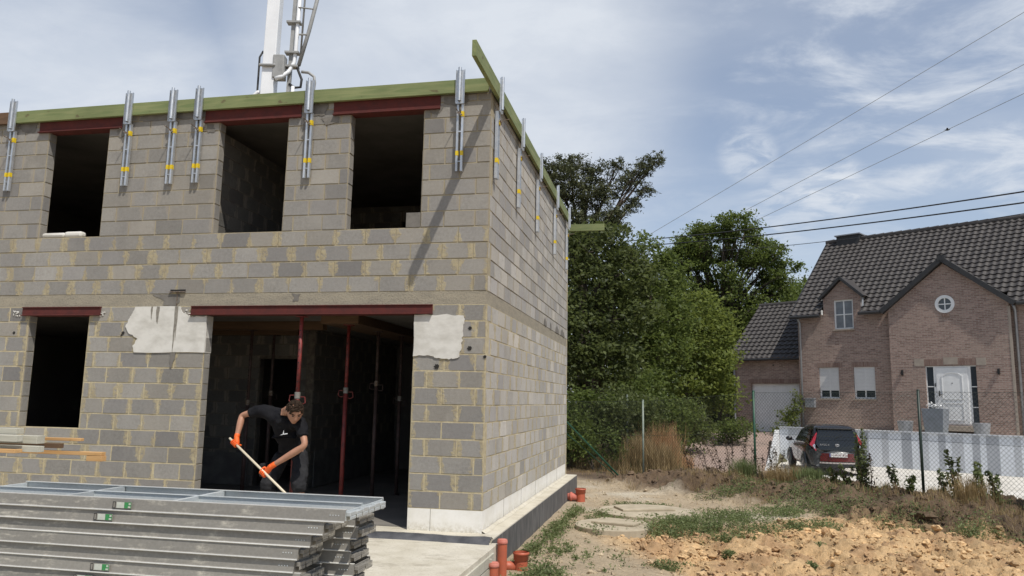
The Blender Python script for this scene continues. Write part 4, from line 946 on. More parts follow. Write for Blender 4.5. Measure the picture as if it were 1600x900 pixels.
# gutters and downpipes
for x0, x1 in ((-5.9,DX0-.02),(DX1+.02,-2.2),(2.3,8.7)): b = MB(); b.tube([(x0,-.08,5.18),(x1,-.08,5.18)], .07, 10); hb('gutter', 'verge', b)
for x_, y_, m in ((-5.60,.22,'zinc'),(2.20,.20,'zinc')):
    b = MB(); b.tube([(x_,y_-.2,5.12),(x_,y_,4.95),(x_,y_,.4)], .045, 10); hb('downpipe', m, b, True)
b = MB(); b.box((2.02,-.012,-.3),(2.10,.02,5.1)); hb('corner_trim', 'stone', b)
# windows
def window(x0, x1, z0, z1, y, mull, shutter=0, glass='glass'):
    f = MB(); w_ = .06
    f.box((x0,y,z0),(x1,y+.05,z0+w_)); f.box((x0,y,z1-w_),(x1,y+.05,z1)); f.box((x0,y,z0+w_),(x0+w_,y+.05,z1-w_)); f.box((x1-w_,y,z0+w_),(x1,y+.05,z1-w_))
    xm = (x0+x1)/2; f.box((xm-.025,y+.002,z0+w_),(xm+.025,y+.048,z1-w_))
    if mull: zm = (z0+z1)/2; f.box((x0+w_,y+.004,zm-.02),(xm-.025,y+.046,zm+.02)); f.box((xm+.025,y+.004,zm-.02),(x1-w_,y+.046,zm+.02))
    o = f.build('window', MT['white'], house)
    MB().box((x0+.01,y+.03,z0+.01),(x1-.01,y+.035,z1-.01)).build('pane', MT[glass], o)
    if shutter:
        b = MB(); k = 0; z_ = z1
        while z_ > shutter: b.box((x0+.01,y-.045,z_-.052),(x1-.01,y-.025,z_-.004)); b.box((x0+.01,y-.035,z_-.008),(x1-.01,y-.028,z_)); z_ -= .055
        b.build('roller_shutter', MT['shutter'], o)
    b = MB(); b.box((x0-.04,y-.14,z0-.06),(x1+.04,y+.02,z0)); b.build('sill', MT['stone'], o)
    return o
window(-4.90,-4.08,1.83,3.08,.39,False,2.15); window(-3.50,-2.67,1.83,3.08,.39,False,2.15)
window(-4.18,-3.40,4.62,5.82,.36,True,0,'curtain')
b = MB(); nn_ = 40
for k in range(nn_):
    a0, a1 = 2*math.pi*k/nn_, 2*math.pi*(k+1)/nn_
    q8 = [(RC[0]+r_*math.cos(a), y_, RC[1]+r_*math.sin(a)) for a in (a0, a1) for r_ in (.22,.33) for y_ in (-.02,.06)]
    b.add(q8, [(0,2,6,4),(1,5,7,3),(2,3,7,6),(0,4,5,1)])
b.box((RC[0]-.22,.01,RC[1]-.018),(RC[0]+.22,.04,RC[1]+.018)); b.box((RC[0]-.018,.012,RC[1]-.22),(RC[0]+.018,.038,RC[1]+.22))
rw = b.build('round_window', MT['white'], house)
b = MB(); b.add([(RC[0]+.23*math.cos(2*math.pi*k/24), .03, RC[1]+.23*math.sin(2*math.pi*k/24)) for k in range(24)], [tuple(range(24))]); b.build('pane', MT['glass'], rw)
b = MB()
for k in range(5): b.box((RC[0]-.13+k*.055,-.03,RC[1]-.46),(RC[0]-.085+k*.055,.0,RC[1]-.36))
b.build('brick_bracket', MT['brickhead'], house)
# door
b = MB(); b.box((-.50,.06,.92),(.72,.10,3.05)); b.box((-.76,.07,.92),(-.73,.12,3.05)); b.box((.91,.07,.92),(.93,.12,3.05))
for z_ in (.92,1.55,2.28,3.02): b.box((-.76,.068,z_),(-.50,.118,z_+.035)); b.box((.72,.068,z_),(.93,.118,z_+.035))
df = b.build('door_frame', MT['white'], house)
b = MB(); b.box((-.40,.035,.96),(.62,.062,2.98)); dr = b.build('door', MT['white'], df, bevel=.004)
b = MB()
arch = [(-.22,1.85),(.44,1.85),(.44,2.68),(.30,2.78),(.11,2.81),(-.08,2.78),(-.22,2.68)]
for i in range(len(arch)):
    p, q_ = arch[i], arch[(i+1)%len(arch)]; b.beam((p[0],.028,p[1]),(q_[0],.028,q_[1]),.018,.03)
lo_ = [(-.22,1.1),(.44,1.1),(.44,1.7),(-.22,1.7)]
for i in range(4):
    p, q_ = lo_[i], lo_[(i+1)%4]; b.beam((p[0],.028,p[1]),(q_[0],.028,q_[1]),.018,.03)
b.build('moulding', MT['white'], dr)
b = MB(); b.box((-.34,.01,1.95),(-.31,.035,2.15)); b.tube([(-.325,0,2.02),(-.22,0,2.02)], .012, 8); b.box((-.47,.03,2.3),(-.44,.06,2.42)); b.build('handle', MT['black'], dr)
b = MB(); b.tube([(.11,.033,2.42),(.11,.026,2.42)], .02, 10); b.build('spyhole', MT['black'], dr)
for x0, x1 in ((-.73,-.50),(.72,.91)): MB().box((x0,.095,.95),(x1,.10,3.02)).build('side_light', MT['glass'], house)
for q6 in (((-1.12,-.012,3.06),(-.78,.0,3.32)),((.94,-.012,3.06),(1.25,.0,3.32)),((-.12,-.012,3.10),(.35,.0,3.36))): hb('stone_block', 'stone', MB().box(*q6))
b = MB()
for x_ in np.arange(-.78,.93,.075):
    if not (-.16 < x_ < .34): b.box((x_,-.008,3.07),(x_+.062,.0,3.30))
for x0, x1 in ((-4.98,-4.0),(-3.58,-2.6)):
    b2 = MB()
    for x_ in np.arange(x0, x1, .075): b2.box((x_,.292,3.09),(x_+.062,.3,3.28))
    hb('header_course', 'brickhead', b2)
hb('header_course', 'brickhead', b)
b = MB(); b.box((-.85,-.42,.72),(1.05,0,.90)); hb('door_step', 'stone', b)
for x_, z_ in ((-1.55,2.72),(1.62,2.72)): b = MB(); b.box((x_-.03,-.08,z_),(x_+.03,0,z_+.2)); b.box((x_-.045,-.12,z_+.06),(x_+.045,-.05,z_+.10)); hb('wall_light', 'black', b)
# garage wing
GX0, GX1, GY = -9.15, -5.72, .95
b = MB(); wallgrid(b, GX0, GX1, -.5, 3.62, GY, [(-8.30,-6.05,.36,2.45)], .2)
b.add([(GX0,GY,-.5),(GX0,7,-.5),(GX0,7,3.62),(GX0,3.95,6.2),(GX0,GY,3.62)], [(4,3,2,1,0)]); hb('garage_wall', 'brick', b)
tiles('garage_roof', GX0-.15, GX1+.02, (GY-.30,3.52), (3.95,6.32))
b = MB(); b.add([(GX0-.15,7.3,3.5),(GX1,7.3,3.5),(GX1,3.95,6.3),(GX0-.15,3.95,6.3)], [(0,1,2,3)]); hb('garage_roof_back', 'tile', b)
b = MB(); b.tube([(GX0-.17,3.95,6.33),(GX1,3.95,6.35)], .11, 10); hb('garage_ridge', 'tile', b)
b = MB(); b.tube([(GX0-.15,GY-.34,3.50),(GX1,GY-.34,3.50)], .06, 10); hb('garage_gutter', 'verge', b)
b = MB(); b.tube([(GX0+.08,GY-.30,3.45),(GX0+.08,GY-.05,3.3),(GX0+.08,GY-.05,.3)], .04, 10); hb('garage_downpipe', 'zinc', b)
gdr = MB(); gdr.box((-8.30,GY+.15,.30),(-6.05,GY+.18,2.45))
for k in range(28):
    x_ = -8.28+k*.08; gdr.box((x_,GY+.138,.32),(x_+.068,GY+.151,2.43))
gd = gdr.build('garage_door', MT['white'], house); MB().box((-7.2,GY+.12,1.0),(-7.1,GY+.14,1.08)).build('handle', MT['black'], gd)
b = MB()
for x_ in np.arange(-8.36,-6.0,.075): b.box((x_,GY-.010,2.46),(x_+.062,GY,2.66))
hb('header_course', 'brickhead', b)
b = MB(); b.box((-8.3,GY-.5,.2),(-6.0,GY+.14,.335)); hb('garage_threshold', 'band', b)
b = MB(); b.tube([(-7.2,GY-.03,3.25),(-7.2,GY,3.25)], .03, 8); hb('garage_lamp', 'black', b)
# terrace and striped retaining wall
o = MB().box((-5.12,-2.56,-.8),(8.5,.29,.64)).build('terrace', MT['court']); o.location = HO; o.rotation_euler.z = house.rotation_euler.z; struct(o)
rw_ = empty('striped_retaining_wall', hw(-5.2,-2.6,-.6), 'white and grey vertically striped garden wall behind the car', 'wall'); rw_.rotation_euler.z = house.rotation_euler.z
MB().box((0,-.10,0),(13.7,.03,1.27)).build('render', MT['offwhite'], rw_)
stripes = [(.35,.5,'greyband2'),(1.35,.45,'greyband'),(2.35,.25,'greyband2'),(3.0,.30,'greyband'),(3.75,.22,'greyband2'),(4.4,.32,'greyband'),(4.95,.3,'greyband2'),(5.55,.22,'greyband'),(5.95,.35,'greyband2'),(6.55,.22,'greyband'),(6.95,.36,'greyband'),(7.7,.2,'greyband2'),(8.2,.6,'greyband2'),(9.4,.3,'greyband'),(10.3,.3,'greyband2')]
for x_, w_, m in stripes: MB().box((x_,-.104,.02),(x_+w_,-.099,1.27)).build('stripe', MT[m], rw_)
MB().box((-.03,-.14,1.27),(13.7,.06,1.31)).build('coping', MT['cope'], rw_)
# white stepped edging down the drive
st = empty('stepped_white_edging', (5.2,17.,-.55), 'stepped white painted block edging beside the driveway', 'wall')
nst = 16; p0 = Vector((5.0,16.2,0)); p1 = hw(-5.3,-2.7)
for k in range(nst):
    a = k/nst; p = p0.lerp(p1, a); q_ = p0.lerp(p1, (k+.98)/nst); zt_ = -.44+1.10*(a**1.2)
    b = MB(); b.beam((p.x-5.2,p.y-17,(zt_+.0)/2-.4+.55),(q_.x-5.2,q_.y-17,(zt_)/2-.4+.55),.16,zt_+.8); b.build('block', MT['white'], st, bevel=.01)
# planters and mailbox
def hobj(name, b, mat, label, cat, loc, bevel=.0, smooth=False, group=None):
    o = b.build(name, MT[mat], None, smooth, bevel); o.location = hw(*loc); o.rotation_euler.z = house.rotation_euler.z; return tag(o, label, cat, group)
pl_ = empty('planter', hw(.02,-1.7,.64), 'tall square grey planter with white flowers in front of the door', 'planter'); pl_.rotation_euler.z = house.rotation_euler.z
MB().add([(-.28,-.28,0),(.28,-.28,0),(.28,.28,0),(-.28,.28,0),(-.35,-.35,.86),(.35,-.35,.86),(.35,.35,.86),(-.35,.35,.86)], [(0,3,2,1),(4,5,6,7),(0,1,5,4),(1,2,6,5),(2,3,7,6),(3,0,4,7)]).build('pot', MT['pgrey'], pl_, bevel=.01)
for x_, lb in ((-1.05,'small round pale grey pot left of the door'),(1.35,'small round pale grey pot right of the door')):
    b = MB(); b.tube([(0,0,0),(0,0,.02),(0,0,.40),(0,0,.41)], [.20,.22,.27,.25], 20); hobj('round_pot', b, 'zinc', lb, 'planter', (x_,-1.5,.64), smooth=False, group='round pots by the door')
b = MB(); b.box((-.20,-.18,0),(.20,0,.34)); b.box((-.22,-.20,.34),(.22,0,.38)); b.box((-.12,-.186,.22),(.12,-.18,.25)); hobj('mailbox', b, 'zinc', 'grey metal mailbox on the brick wall beside the garage', 'mailbox', (-5.26,.30,1.45), .004)
b = MB(); b.box((-.25,-.02,0),(.25,.02,.62)); hobj('white_panel', b, 'white', 'white board leaning on the house at the right edge of view', 'board', (2.55,.1,.64))

# ---------------------------------------------------------------- car
car = empty('parked_car', (7.05,16.25,-.55), 'small red and black hatchback parked with its tail to the fence', 'car')
def grid_surface(stations, closed_profile=False):
    b = MB(); n = len(stations[0]); vs = [p for s_ in stations for p in s_]
    fs = [(i*n+k, i*n+k+1, (i+1)*n+k+1, (i+1)*n+k) for i in range(len(stations)-1) for k in range(n-1)]
    b.add(vs, fs); return b
def mirror_profile(y, pts):   # pts: (x,z) from bottom centre out and up to the beltline (half)
    return [(-p[0], y, p[1]) for p in reversed(pts)]+[(p[0], y, p[1]) for p in pts]
# lower body: stations from tail (0) to nose (3.65)
def body_prof(w, zb, zbelt, tuck):
    return [(w*.86,zb),(w*.97,zb+.10),(w,zb+.30),(w*.995,zb+.48),(w*.97,zbelt-.10),(w*tuck,zbelt)]
bs = [(.0,.70,.26,.80,.93),(.05,.79,.22,.86,.94),(.35,.86,.20,.93,.93),(.8,.87,.20,.96,.92),(1.5,.87,.20,.94,.92),(2.3,.87,.20,.91,.92),(2.8,.86,.20,.88,.90),(3.3,.83,.22,.80,.84),(3.6,.72,.26,.66,.80),(3.66,.60,.32,.56,.8)]
b = MB(); rings = []
for y_, w_, zb, zt_, tk in bs:
    pr_ = body_prof(w_, zb, zt_, tk); rings.append([(-p[0],y_,p[1]) for p in pr_]+[(p[0],y_,p[1]) for p in reversed(pr_)])
n = len(rings[0]); vs = [p for r_ in rings for p in r_]
fs = [(i*n+k,(i+1)*n+k,(i+1)*n+(k+1)%n,i*n+(k+1)%n) for i in range(len(rings)-1) for k in range(n)]+[tuple(range(n))[::-1],tuple((len(rings)-1)*n+k for k in range(n))]
b.add(vs, fs); body = b.build('body', MT['carred'], car, True); body.data.materials.append(MT['cargrey']); body.data.polygons.foreach_set('material_index', [1 if p_.center.y < .5 else 0 for p_ in body.data.polygons]); sb = body.modifiers.new('s','SUBSURF'); sb.levels = 1; sb.render_levels = 2
# cabin
cs = [(.04,.74,.80,.72,.84),(.16,.755,.86,.64,1.16),(.30,.76,.90,.60,1.42),(.45,.76,.90,.58,1.475),(1.1,.77,.90,.58,1.50),(1.8,.77,.90,.57,1.47),(2.15,.77,.90,.56,1.38),(2.75,.76,.86,.62,.90)]
rings = []
for y_, wb_, zb_, wt_, zt_ in cs:
    pr_ = [(wb_,zb_-.06),(wb_*.99,zb_),(wb_+(wt_-wb_)*.55,zb_+(zt_-zb_)*.55),(wt_,zt_-.03),(wt_*.86,zt_),(wt_*.4,zt_+.015)]
    rings.append([(-p[0],y_,p[1]) for p in pr_]+[(p[0],y_,p[1]) for p in reversed(pr_)])
n = len(rings[0]); vs = [p for r_ in rings for p in r_]
fs = [(i*n+k,(i+1)*n+k,(i+1)*n+(k+1)%n,i*n+(k+1)%n) for i in range(len(rings)-1) for k in range(n)]+[tuple(range(n))[::-1],tuple((len(rings)-1)*n+k for k in range(n))]
b = MB(); b.add(vs, fs); cab = b.build('roof_and_pillars', MT['carblack'], car, True); sb = cab.modifiers.new('s','SUBSURF'); sb.levels = 1; sb.render_levels = 2
# side glass and red C pillar skin
for s_ in (-1, 1):
    b = MB(); P_ = lambda y, t, off=.012: ((.765+(-.18)*t+off)*s_, y, .91+.52*t)
    vs = [P_(.75,.05),P_(1.55,.05),P_(1.50,.86),P_(.80,.86)]; b.add(vs, [(0,1,2,3) if s_ > 0 else (3,2,1,0)]); vs = [P_(1.63,.05),P_(2.45,.05),P_(1.95,.80),P_(1.58,.86)]; b.add(vs, [(0,1,2,3) if s_ > 0 else (3,2,1,0)])
    b.build('side_window', MT['carglass'], car)
    b = MB(); vs = [P_(.20,.0,.02),P_(.72,.0,.02),P_(.76,.90,.02),P_(.42,.90,.02)]; b.add(vs, [(0,1,2,3) if s_ > 0 else (3,2,1,0)]); b.build('rear_pillar', MT['carred'], car)
    # wheel arches and wheels
    for y_ in (.55,2.95):
        wl = MB(); wl.tube([(s_*.70,y_,.30),(s_*.72,y_,.30),(s_*.875,y_,.30),(s_*.89,y_,.30)], [.27,.305,.305,.27], 28); wo = wl.build('wheel', MT['hose'], car, True)
        rm = MB(); rm.tube([(s_*.885,y_,.30),(s_*.895,y_,.30)], [.20,.18], 24)
        rm.build('rim', MT['cargrey'], wo)
        for q5 in range(5): a = q5*1.2566; MB().beam((s_*.898,y_,.30),(s_*.898,y_+.18*math.cos(a),.30+.18*math.sin(a)),.014,.035,0,(1,0,0)).build('spoke', MT['silver'], wo)
        ar = MB(); pts = []
        for k in range(13):
            a = math.pi*k/12; pts.append((s_*.868, y_+.36*math.cos(a), .26+.38*math.sin(a)))
        ar.tube(pts, .035, 8); ar.build('wheel_arch', MT['cargrey'], car, True)
    # mirror
    mi_ = MB(); mi_.ell((s_*.99,2.25,.99), (.11,.07,.075), 14); mi_.beam((s_*.84,2.25,.94),(s_*.95,2.25,.96),.05,.03); mi_.build('door_mirror', MT['carblack'], car, True)
    # door lines and handle
    b = MB(); b.box((s_*.868,1.5,.30),(s_*.874,1.508,.90)); b.box((s_*.868,.98,.80),(s_*.882,1.12,.825)); b.box((s_*.868,2.0,.78),(s_*.882,2.14,.805)); b.build('door_trim', MT['carblack'], car)
# tailgate: black glass panel
tg = [(-.50,1.34),(.50,1.34),(.56,1.18),(.60,.92),(.50,.76),(.34,.71),(-.34,.71),(-.50,.76),(-.60,.92),(-.56,1.18)]
def ty(z): return -.018+.24*max(0, (z-.80))**1.25*1.15
b = MB(); b.add([(p[0], ty(p[1])-.02, p[1]) for p in tg]+[(p[0], ty(p[1])+.10, p[1]) for p in tg], [tuple(range(10))]+[(i, i+10, (i+1)%10+10, (i+1)%10) for i in range(10)]); b.f[0] = tuple(range(10))
tgo = b.build('tailgate', MT['carglass'], car)
gl = [(-.47,1.30),(.47,1.30),(.53,1.05),(-.53,1.05)]
b = MB(); b.add([(p[0], ty(p[1])-.030, p[1]) for p in gl], [(0,1,2,3)]); b.build('rear_window', MT['carglass'], tgo)
b = MB(); b.box((-.54,.02,1.37),(.54,.36,1.41)); b.build('spoiler', MT['carblack'], car, bevel=.015)
b = MB(); b.beam((-.05,-.055+ty(1.1),1.10),(.16,-.055+ty(1.2),1.20),.012,.012); b.build('rear_wiper', MT['black'], tgo)
# emblem: interlocked ovals
b = MB()
for rx, rz, cz_ in ((.058,.038,.90),(.022,.036,.90),(.040,.014,.915)):
    b.tube([(rx*math.cos(k*.3927), -.038, cz_+rz*math.sin(k*.3927)) for k in range(17)], .006, 6)
b.build('badge', MT['chrome'], tgo)
text('AYGO X', .075, MT['chrome'], tgo, 'lettering', Matrix.Translation((-.36,-.040,.905)) @ Matrix.Rotation(R(90), 4, 'X'))
# lights
for s_ in (-1, 1):
    pr_ = [(.545,1.28),(.60,1.22),(.74,.98),(.79,.90),(.72,.85),(.62,.72),(.60,.74),(.655,.88),(.635,.97),(.575,1.15)]
    b = MB(); m_ = len(pr_); b.add([(s_*p[0], ty(p[1])-.028+.18*max(0,p[0]-.62)**1., p[1]) for p in pr_]+[(s_*p[0], ty(p[1])+.12, p[1]) for p in pr_], [tuple(range(m_)) if s_ > 0 else tuple(range(m_))[::-1]]+[(i, i+m_, (i+1)%m_+m_, (i+1)%m_) for i in range(m_)])
    tl_ = b.build('tail_light', MT['lens'], car)
    b = MB(); c4 = [(.625,.90),(.66,.93),(.705,.87),(.64,.77)]; b.add([(s_*p[0], ty(p[1])-.040+.18*max(0,p[0]-.62), p[1]) for p in c4], [(0,1,2,3)]); b.build('clear_lens', MT['chrome'], tl_)
# bumper
def slab_prof(zs_, y_, w_):  return None
b = MB(); rings = []
for z_, w_, y_ in ((.24,.74,-.02),(.30,.80,-.09),(.52,.83,-.12),(.66,.83,-.10),(.74,.80,-.04),(.75,.6,.02)):
    rings.append([(w_*math.sin(t), y_+ .55*(1-math.cos(t)) if abs(t) > 0 else y_, z_) for t in np.linspace(-math.pi/2*.98, math.pi/2*.98, 17)])
vs = [p for r_ in rings for p in r_]; n = 17
b.add(vs, [(i*n+k,i*n+k+1,(i+1)*n+k+1,(i+1)*n+k) for i in range(len(rings)-1) for k in range(n-1)])
b.build('bumper', MT['cargrey'], car, True)
b = MB(); 
def bar(z0, z1, w_, yo):
    xs_ = np.linspace(-w_, w_, 15); yv = lambda x: -.125+.55*(1-math.sqrt(max(0, 1-(x/.84)**2)))-yo
    vs = [(x, yv(x), z) for z in (z0, z1) for x in xs_]; return MB().add(vs, [(k,k+1,15+k+1,15+k) for k in range(14)])
bar(.42,.58,.50,.012).build('bumper_insert', MT['carred'], car); bar(.58,.66,.46,.002).build('bumper_recess', MT['carred'], car)
bar(.355,.40,.52,.016).build('skid_trim', MT['silver'], car); bar(.24,.355,.50,.006).build('diffuser', MT['black'], car)
b = MB(); b.box((-.26,-.162,.555),(.26,-.150,.665)); plo = b.build('number_plate', MT['plate'], car, bevel=.003)
b = MB(); b.box((-.258,-.165,.557),(-.225,-.1622,.663)); b.build('country_strip', MT['euro'], plo)
text('1-HAW-926', .098, MT['platered'], plo, 'plate_number', Matrix.Translation((.018,-.1635,.61)) @ Matrix.Rotation(R(90), 4, 'X'), .001)
car.rotation_euler.z = R(1.5)

# ---------------------------------------------------------------- chain-link fence
fence = empty('chain_link_fence', (6.45,6.09,0), 'green wire mesh fence on thin posts between the building plot and the house', 'fence')
FP = [(11.7,.84,.0),(9.05,3.48,.0),(6.45,6.09,.0),(3.90,8.64,-.02),(1.46,10.9,-.25),(-1.1,13.1,-.28),(-4.,15.4,-.28)]; FH = 1.8
fm = ['darkpost','darkpost','darkpost','greenpost','greypost','greypost','greypost']
for i, (x_, y_, z_) in enumerate(FP):
    b = MB(); b.tube([(x_-6.45,y_-6.09,z_-.3),(x_-6.45,y_-6.09,z_+FH+.03)], .024, 12); po_ = b.build('post', MT[fm[i]], fence, True)
    MB().ell((x_-6.45,y_-6.09,z_+FH+.03), (.028,.028,.014), 12).build('post_cap', MT[fm[i]], po_, True)
wv, wf = [], []
def wire(p, q_, r=.0023):
    d = (q_-p); 
    if d.length < 1e-4: return
    d.normalize(); a = d.orthogonal().normalized(); b_ = d.cross(a); o_ = len(wv)
    for c_ in (p, q_):
        for k in range(3): an = 2.094*k; wv.append(tuple(c_+(a*math.cos(an)+b_*math.sin(an))*r))
    for k in range(3): wf.append((o_+k, o_+(k+1)%3, o_+3+(k+1)%3, o_+3+k))
cell = .078
for i in range(len(FP)-1):
    A_, B_ = Vector(FP[i]), Vector(FP[i+1]); Lh = (B_-A_).length; U_ = (B_-A_)/Lh
    sag = lambda u: .02*math.sin(math.pi*u/Lh)
    nseg = int((Lh+FH)/cell)
    wob_ = lambda u, h: Vector((.7,.71,0))*(.02*mnoise.noise((u*.9+i*7, h*1.2, 0)))
    for k in range(nseg+1):
        c_ = k*cell
        for sg in (1, -1):
            # line: u + sg-slope*h
            if sg > 0: u0, h0, u1, h1 = c_-FH, FH, c_, 0
            else: u0, h0, u1, h1 = c_-FH, 0, c_, FH
            # clip u to [0,L]
            def cl(u, h, uo, ho):
                if u < 0: t = (0-u)/(uo-u); return 0, h+(ho-h)*t
                if u > Lh: t = (u-Lh)/(u-uo); return Lh, h+(ho-h)*t
                return u, h
            a1, b1 = cl(u0, h0, u1, h1); a2, b2 = cl(u1, h1, u0, h0)
            if abs(a2-a1) < 1e-3: continue
            ns = 5; pp = None
            for s_ in range(ns+1):
                t = s_/ns; u, h = a1+(a2-a1)*t, b1+(b2-b1)*t; P3 = A_+U_*u+Vector((0,0,h))+wob_(u, h)
                if pp is not None: wire(pp-Vector((6.45,6.09,0)), P3-Vector((6.45,6.09,0)))
                pp = P3
b = MB(); b.v = wv; b.f = wf; b.mi = [0]*len(wf); b.build('wire_mesh', MT['mesh'], fence)
b = MB(); base_ = Vector((6.45,6.09,0))
for i in range(len(FP)-1):
    for h in (.05, .95, FH): b.tube([Vector(FP[i])+Vector((0,0,h))-base_, (Vector(FP[i])+Vector(FP[i+1]))/2+Vector((0,0,h-.012))-base_, Vector(FP[i+1])+Vector((0,0,h))-base_], .0028, 5)
b.build('tension_wire', MT['mesh'], fence)
b = MB(); b.tube([Vector((-.62,8.6,1.5))-base_, Vector((.85,10.6,-.25))-base_], .022, 8); b.build('brace', MT['greenpost'], fence)
b = MB(); b.tube([Vector((-.62,8.7,1.15))-base_, Vector((.75,10.7,-.25))-base_], .010, 8); b.build('brace', MT['greenpost'], fence)
b = MB(); b.tube([Vector((.9,14.0,-.3)), Vector((.9,14.0,1.75))], .03, 10); tag(b.build('old_post', MT['greypost']), 'lone grey post standing in the bushes behind the fence', 'post')
# curled loose wire at the dark post
b = MB(); b.tube([(6.45-.22+.2*math.cos(a), 6.09-.03, 1.52+.2*math.sin(a)*1.1) for a in np.linspace(.4, 5.6, 20)], .003, 5); b.v = [(v_[0]-6.45, v_[1]-6.09, v_[2]) for v_ in b.v]; b.build('loose_wire', MT['mesh'], fence)

# ---------------------------------------------------------------- foliage tools
def leaves(name, C_, size, n_quads, mat, parent=None, spread=None, aspect=.55, up=.4, tone_bias=None, loc=None):
    """C_: (n,3) leaf centres"""
    n = len(C_); nrm = rng.normal(size=(n,3)); nrm[:,2] = np.abs(nrm[:,2])+up; nrm /= np.linalg.norm(nrm, axis=1)[:,None]
    t = rng.normal(size=(n,3)); t -= nrm*(t*nrm).sum(1)[:,None]; t /= np.linalg.norm(t, axis=1)[:,None]; bt = np.cross(nrm, t)
    s_ = (size*rng.uniform(.55, 1.35, n))[:,None]; w_ = s_*aspect
    V = np.stack([C_-t*s_*.5, C_+bt*w_*.5+nrm*s_*.06, C_+t*s_*.5-nrm*s_*.10, C_-bt*w_*.5+nrm*s_*.06], 1).reshape(-1,3)
    return quadmesh(name, V, mat, parent, rng.random(n), loc)
def quadmesh(name, V, mat, parent=None, tone=None, loc=None):
    n = len(V)//4; me = bpy.data.meshes.new(name); me.vertices.add(4*n); me.vertices.foreach_set('co', V.astype(np.float32).ravel())
    me.loops.add(4*n); me.loops.foreach_set('vertex_index', np.arange(4*n, dtype=np.int32)); me.polygons.add(n)
    me.polygons.foreach_set('loop_start', np.arange(0, 4*n, 4, dtype=np.int32)); me.materials.append(mat); me.update(calc_edges=True)
    if tone is not None: fattr(me, 'tone', tone)
    o = bpy.data.objects.new(name, me); sc.collection.objects.link(o)
    if parent: o.parent = parent
    if loc is not None: o.location = loc
    return o
def cluster(cen, rad, nsub, nleaf, sub=.22, shell_=.6, fall=1.):
    """irregular clump: sub-sprays near the shell of an ellipsoid, leaves round each"""
    cen = np.array(cen); rad = np.array(rad); d = rng.normal(size=(nsub,3)); d /= np.linalg.norm(d, axis=1)[:,None]
    r = shell_+(1.08-shell_)*rng.random((nsub,1)); c = cen+d*rad*r
    k = rng.integers(0, nsub, nleaf); sr_ = sub*rng.uniform(.5, 1.5, (nsub,1))
    return c[k]+rng.normal(size=(nleaf,3))*sr_[k]*np.array([1,1,.6])*rad.mean()
def tree(name, label, base, trunk_h, r0, clumps, mat, leaf, per, bark='bark', sub=.22, aspect=.55, group=None, lean=(0,0), up=.4, shell_=.6, nsub=60, branches=True):
    bx, by = base; z0 = gz(bx, by)-.1; t = empty(name, (bx,by,z0), label, 'tree', group)
    b = MB(); topp = Vector((lean[0], lean[1], trunk_h)); pts = [Vector((0,0,0)), topp*.35+Vector((.1,-.05,0))*r0*4, topp*.7, topp]; b.tube(pts, [r0*1.25,r0*.9,r0*.65,r0*.4], 12)
    C_ = []
    for (x_, y_, z_, rx, ry, rz) in clumps:
        c_ = Vector((x_, y_, z_-z0)); s0 = topp*min(1., max(.35, (c_.z*.7)/max(trunk_h,.1)))
        if branches:
            mid = s0.lerp(c_, .5)+Vector((random.uniform(-.3,.3), random.uniform(-.3,.3), .25*rz)); b.tube([s0, mid, c_], [r0*.34, r0*.20, r0*.07], 7)
            for k in range(5):
                e = c_+Vector((random.uniform(-1,1)*rx, random.uniform(-1,1)*ry, random.uniform(-.4,1)*rz))*.8; b.tube([mid.lerp(c_, random.uniform(.2,.9)), (mid+e)/2+Vector((0,0,.1)), e], [r0*.10, r0*.06, r0*.02], 5)
        C_.append(cluster((x_, y_, z_-z0), (rx,ry,rz), nsub, int(per*rx*ry*rz**.5), sub, shell_))
    b.build('trunk', MT[bark], t, True); leaves('crown', np.concatenate(C_), leaf, 0, MT[mat], t, aspect=aspect, up=up)
    return t
GT = 'trees and bushes beyond the fence'
# positions in metres right of / ahead of the viewpoint
def cl(Xc, Yc, zc, rx, rz, ry=None, bx=0, by=0):
    a, b_ = cx(Xc, Yc); return (a-bx, b_-by, zc, rx, ry or rx, rz)
def mk(Xc, Yc, lst):      # clump list relative to the base
    bx, by = cx(Xc, Yc); return (bx, by), [cl(a, b_, c, d, e, f, bx, by) for a, b_, c, d, e, f in lst]
# big airy ash-like tree
dome = []
for rad_, cnt, q9 in ((1.,17,.9),(.72,12,.95),(.42,7,1.0),(.85,14,.85),(1.03,11,.6)):
    for k in range(cnt):
        th = R(4)+(math.pi-R(8))*(k+.5*((cnt)%2))/(cnt-.5)+random.uniform(-.07,.07); rr = rad_*random.uniform(.93,1.04); dpt = random.uniform(-2., 2.)
        dome.append((12.85+4.05*rr*math.cos(th), 46+dpt, 6.9+5.5*rr*math.sin(th), q9*random.uniform(.85,1.1), q9*.75, q9))
for k in range(11): dome.append((9.6+.8*k, 46+random.uniform(-1.,1.), 5.3+.5*(k%2), 1.3, 1.0, 1.3))
base, cs_ = mk(12.6, 46, dome)
tree('ash_tree', 'tall broad-crowned tree with sky showing through its upper branches', base, 6.2, .30, cs_, 'lf_mid', .17, 1250, sub=.26, aspect=.6, group=GT, nsub=15, shell_=.30)
base, cs_ = mk(21.5, 55, [(19.6,54,8.2,1.8,1.4,2),(21.6,55,9.6,2.2,1.5,2),(23.6,55,9.2,2.2,1.6,2),(21,54,6.8,2.4,1.6,2),(24,54,6.5,2.2,1.8,2),(26,56,8.,2.2,1.8,2)])
tree('hedge_tree', 'rounded tree behind the house beside the chimney end', base, 5, .3, cs_, 'lf_mid', .24, 430, group=GT)
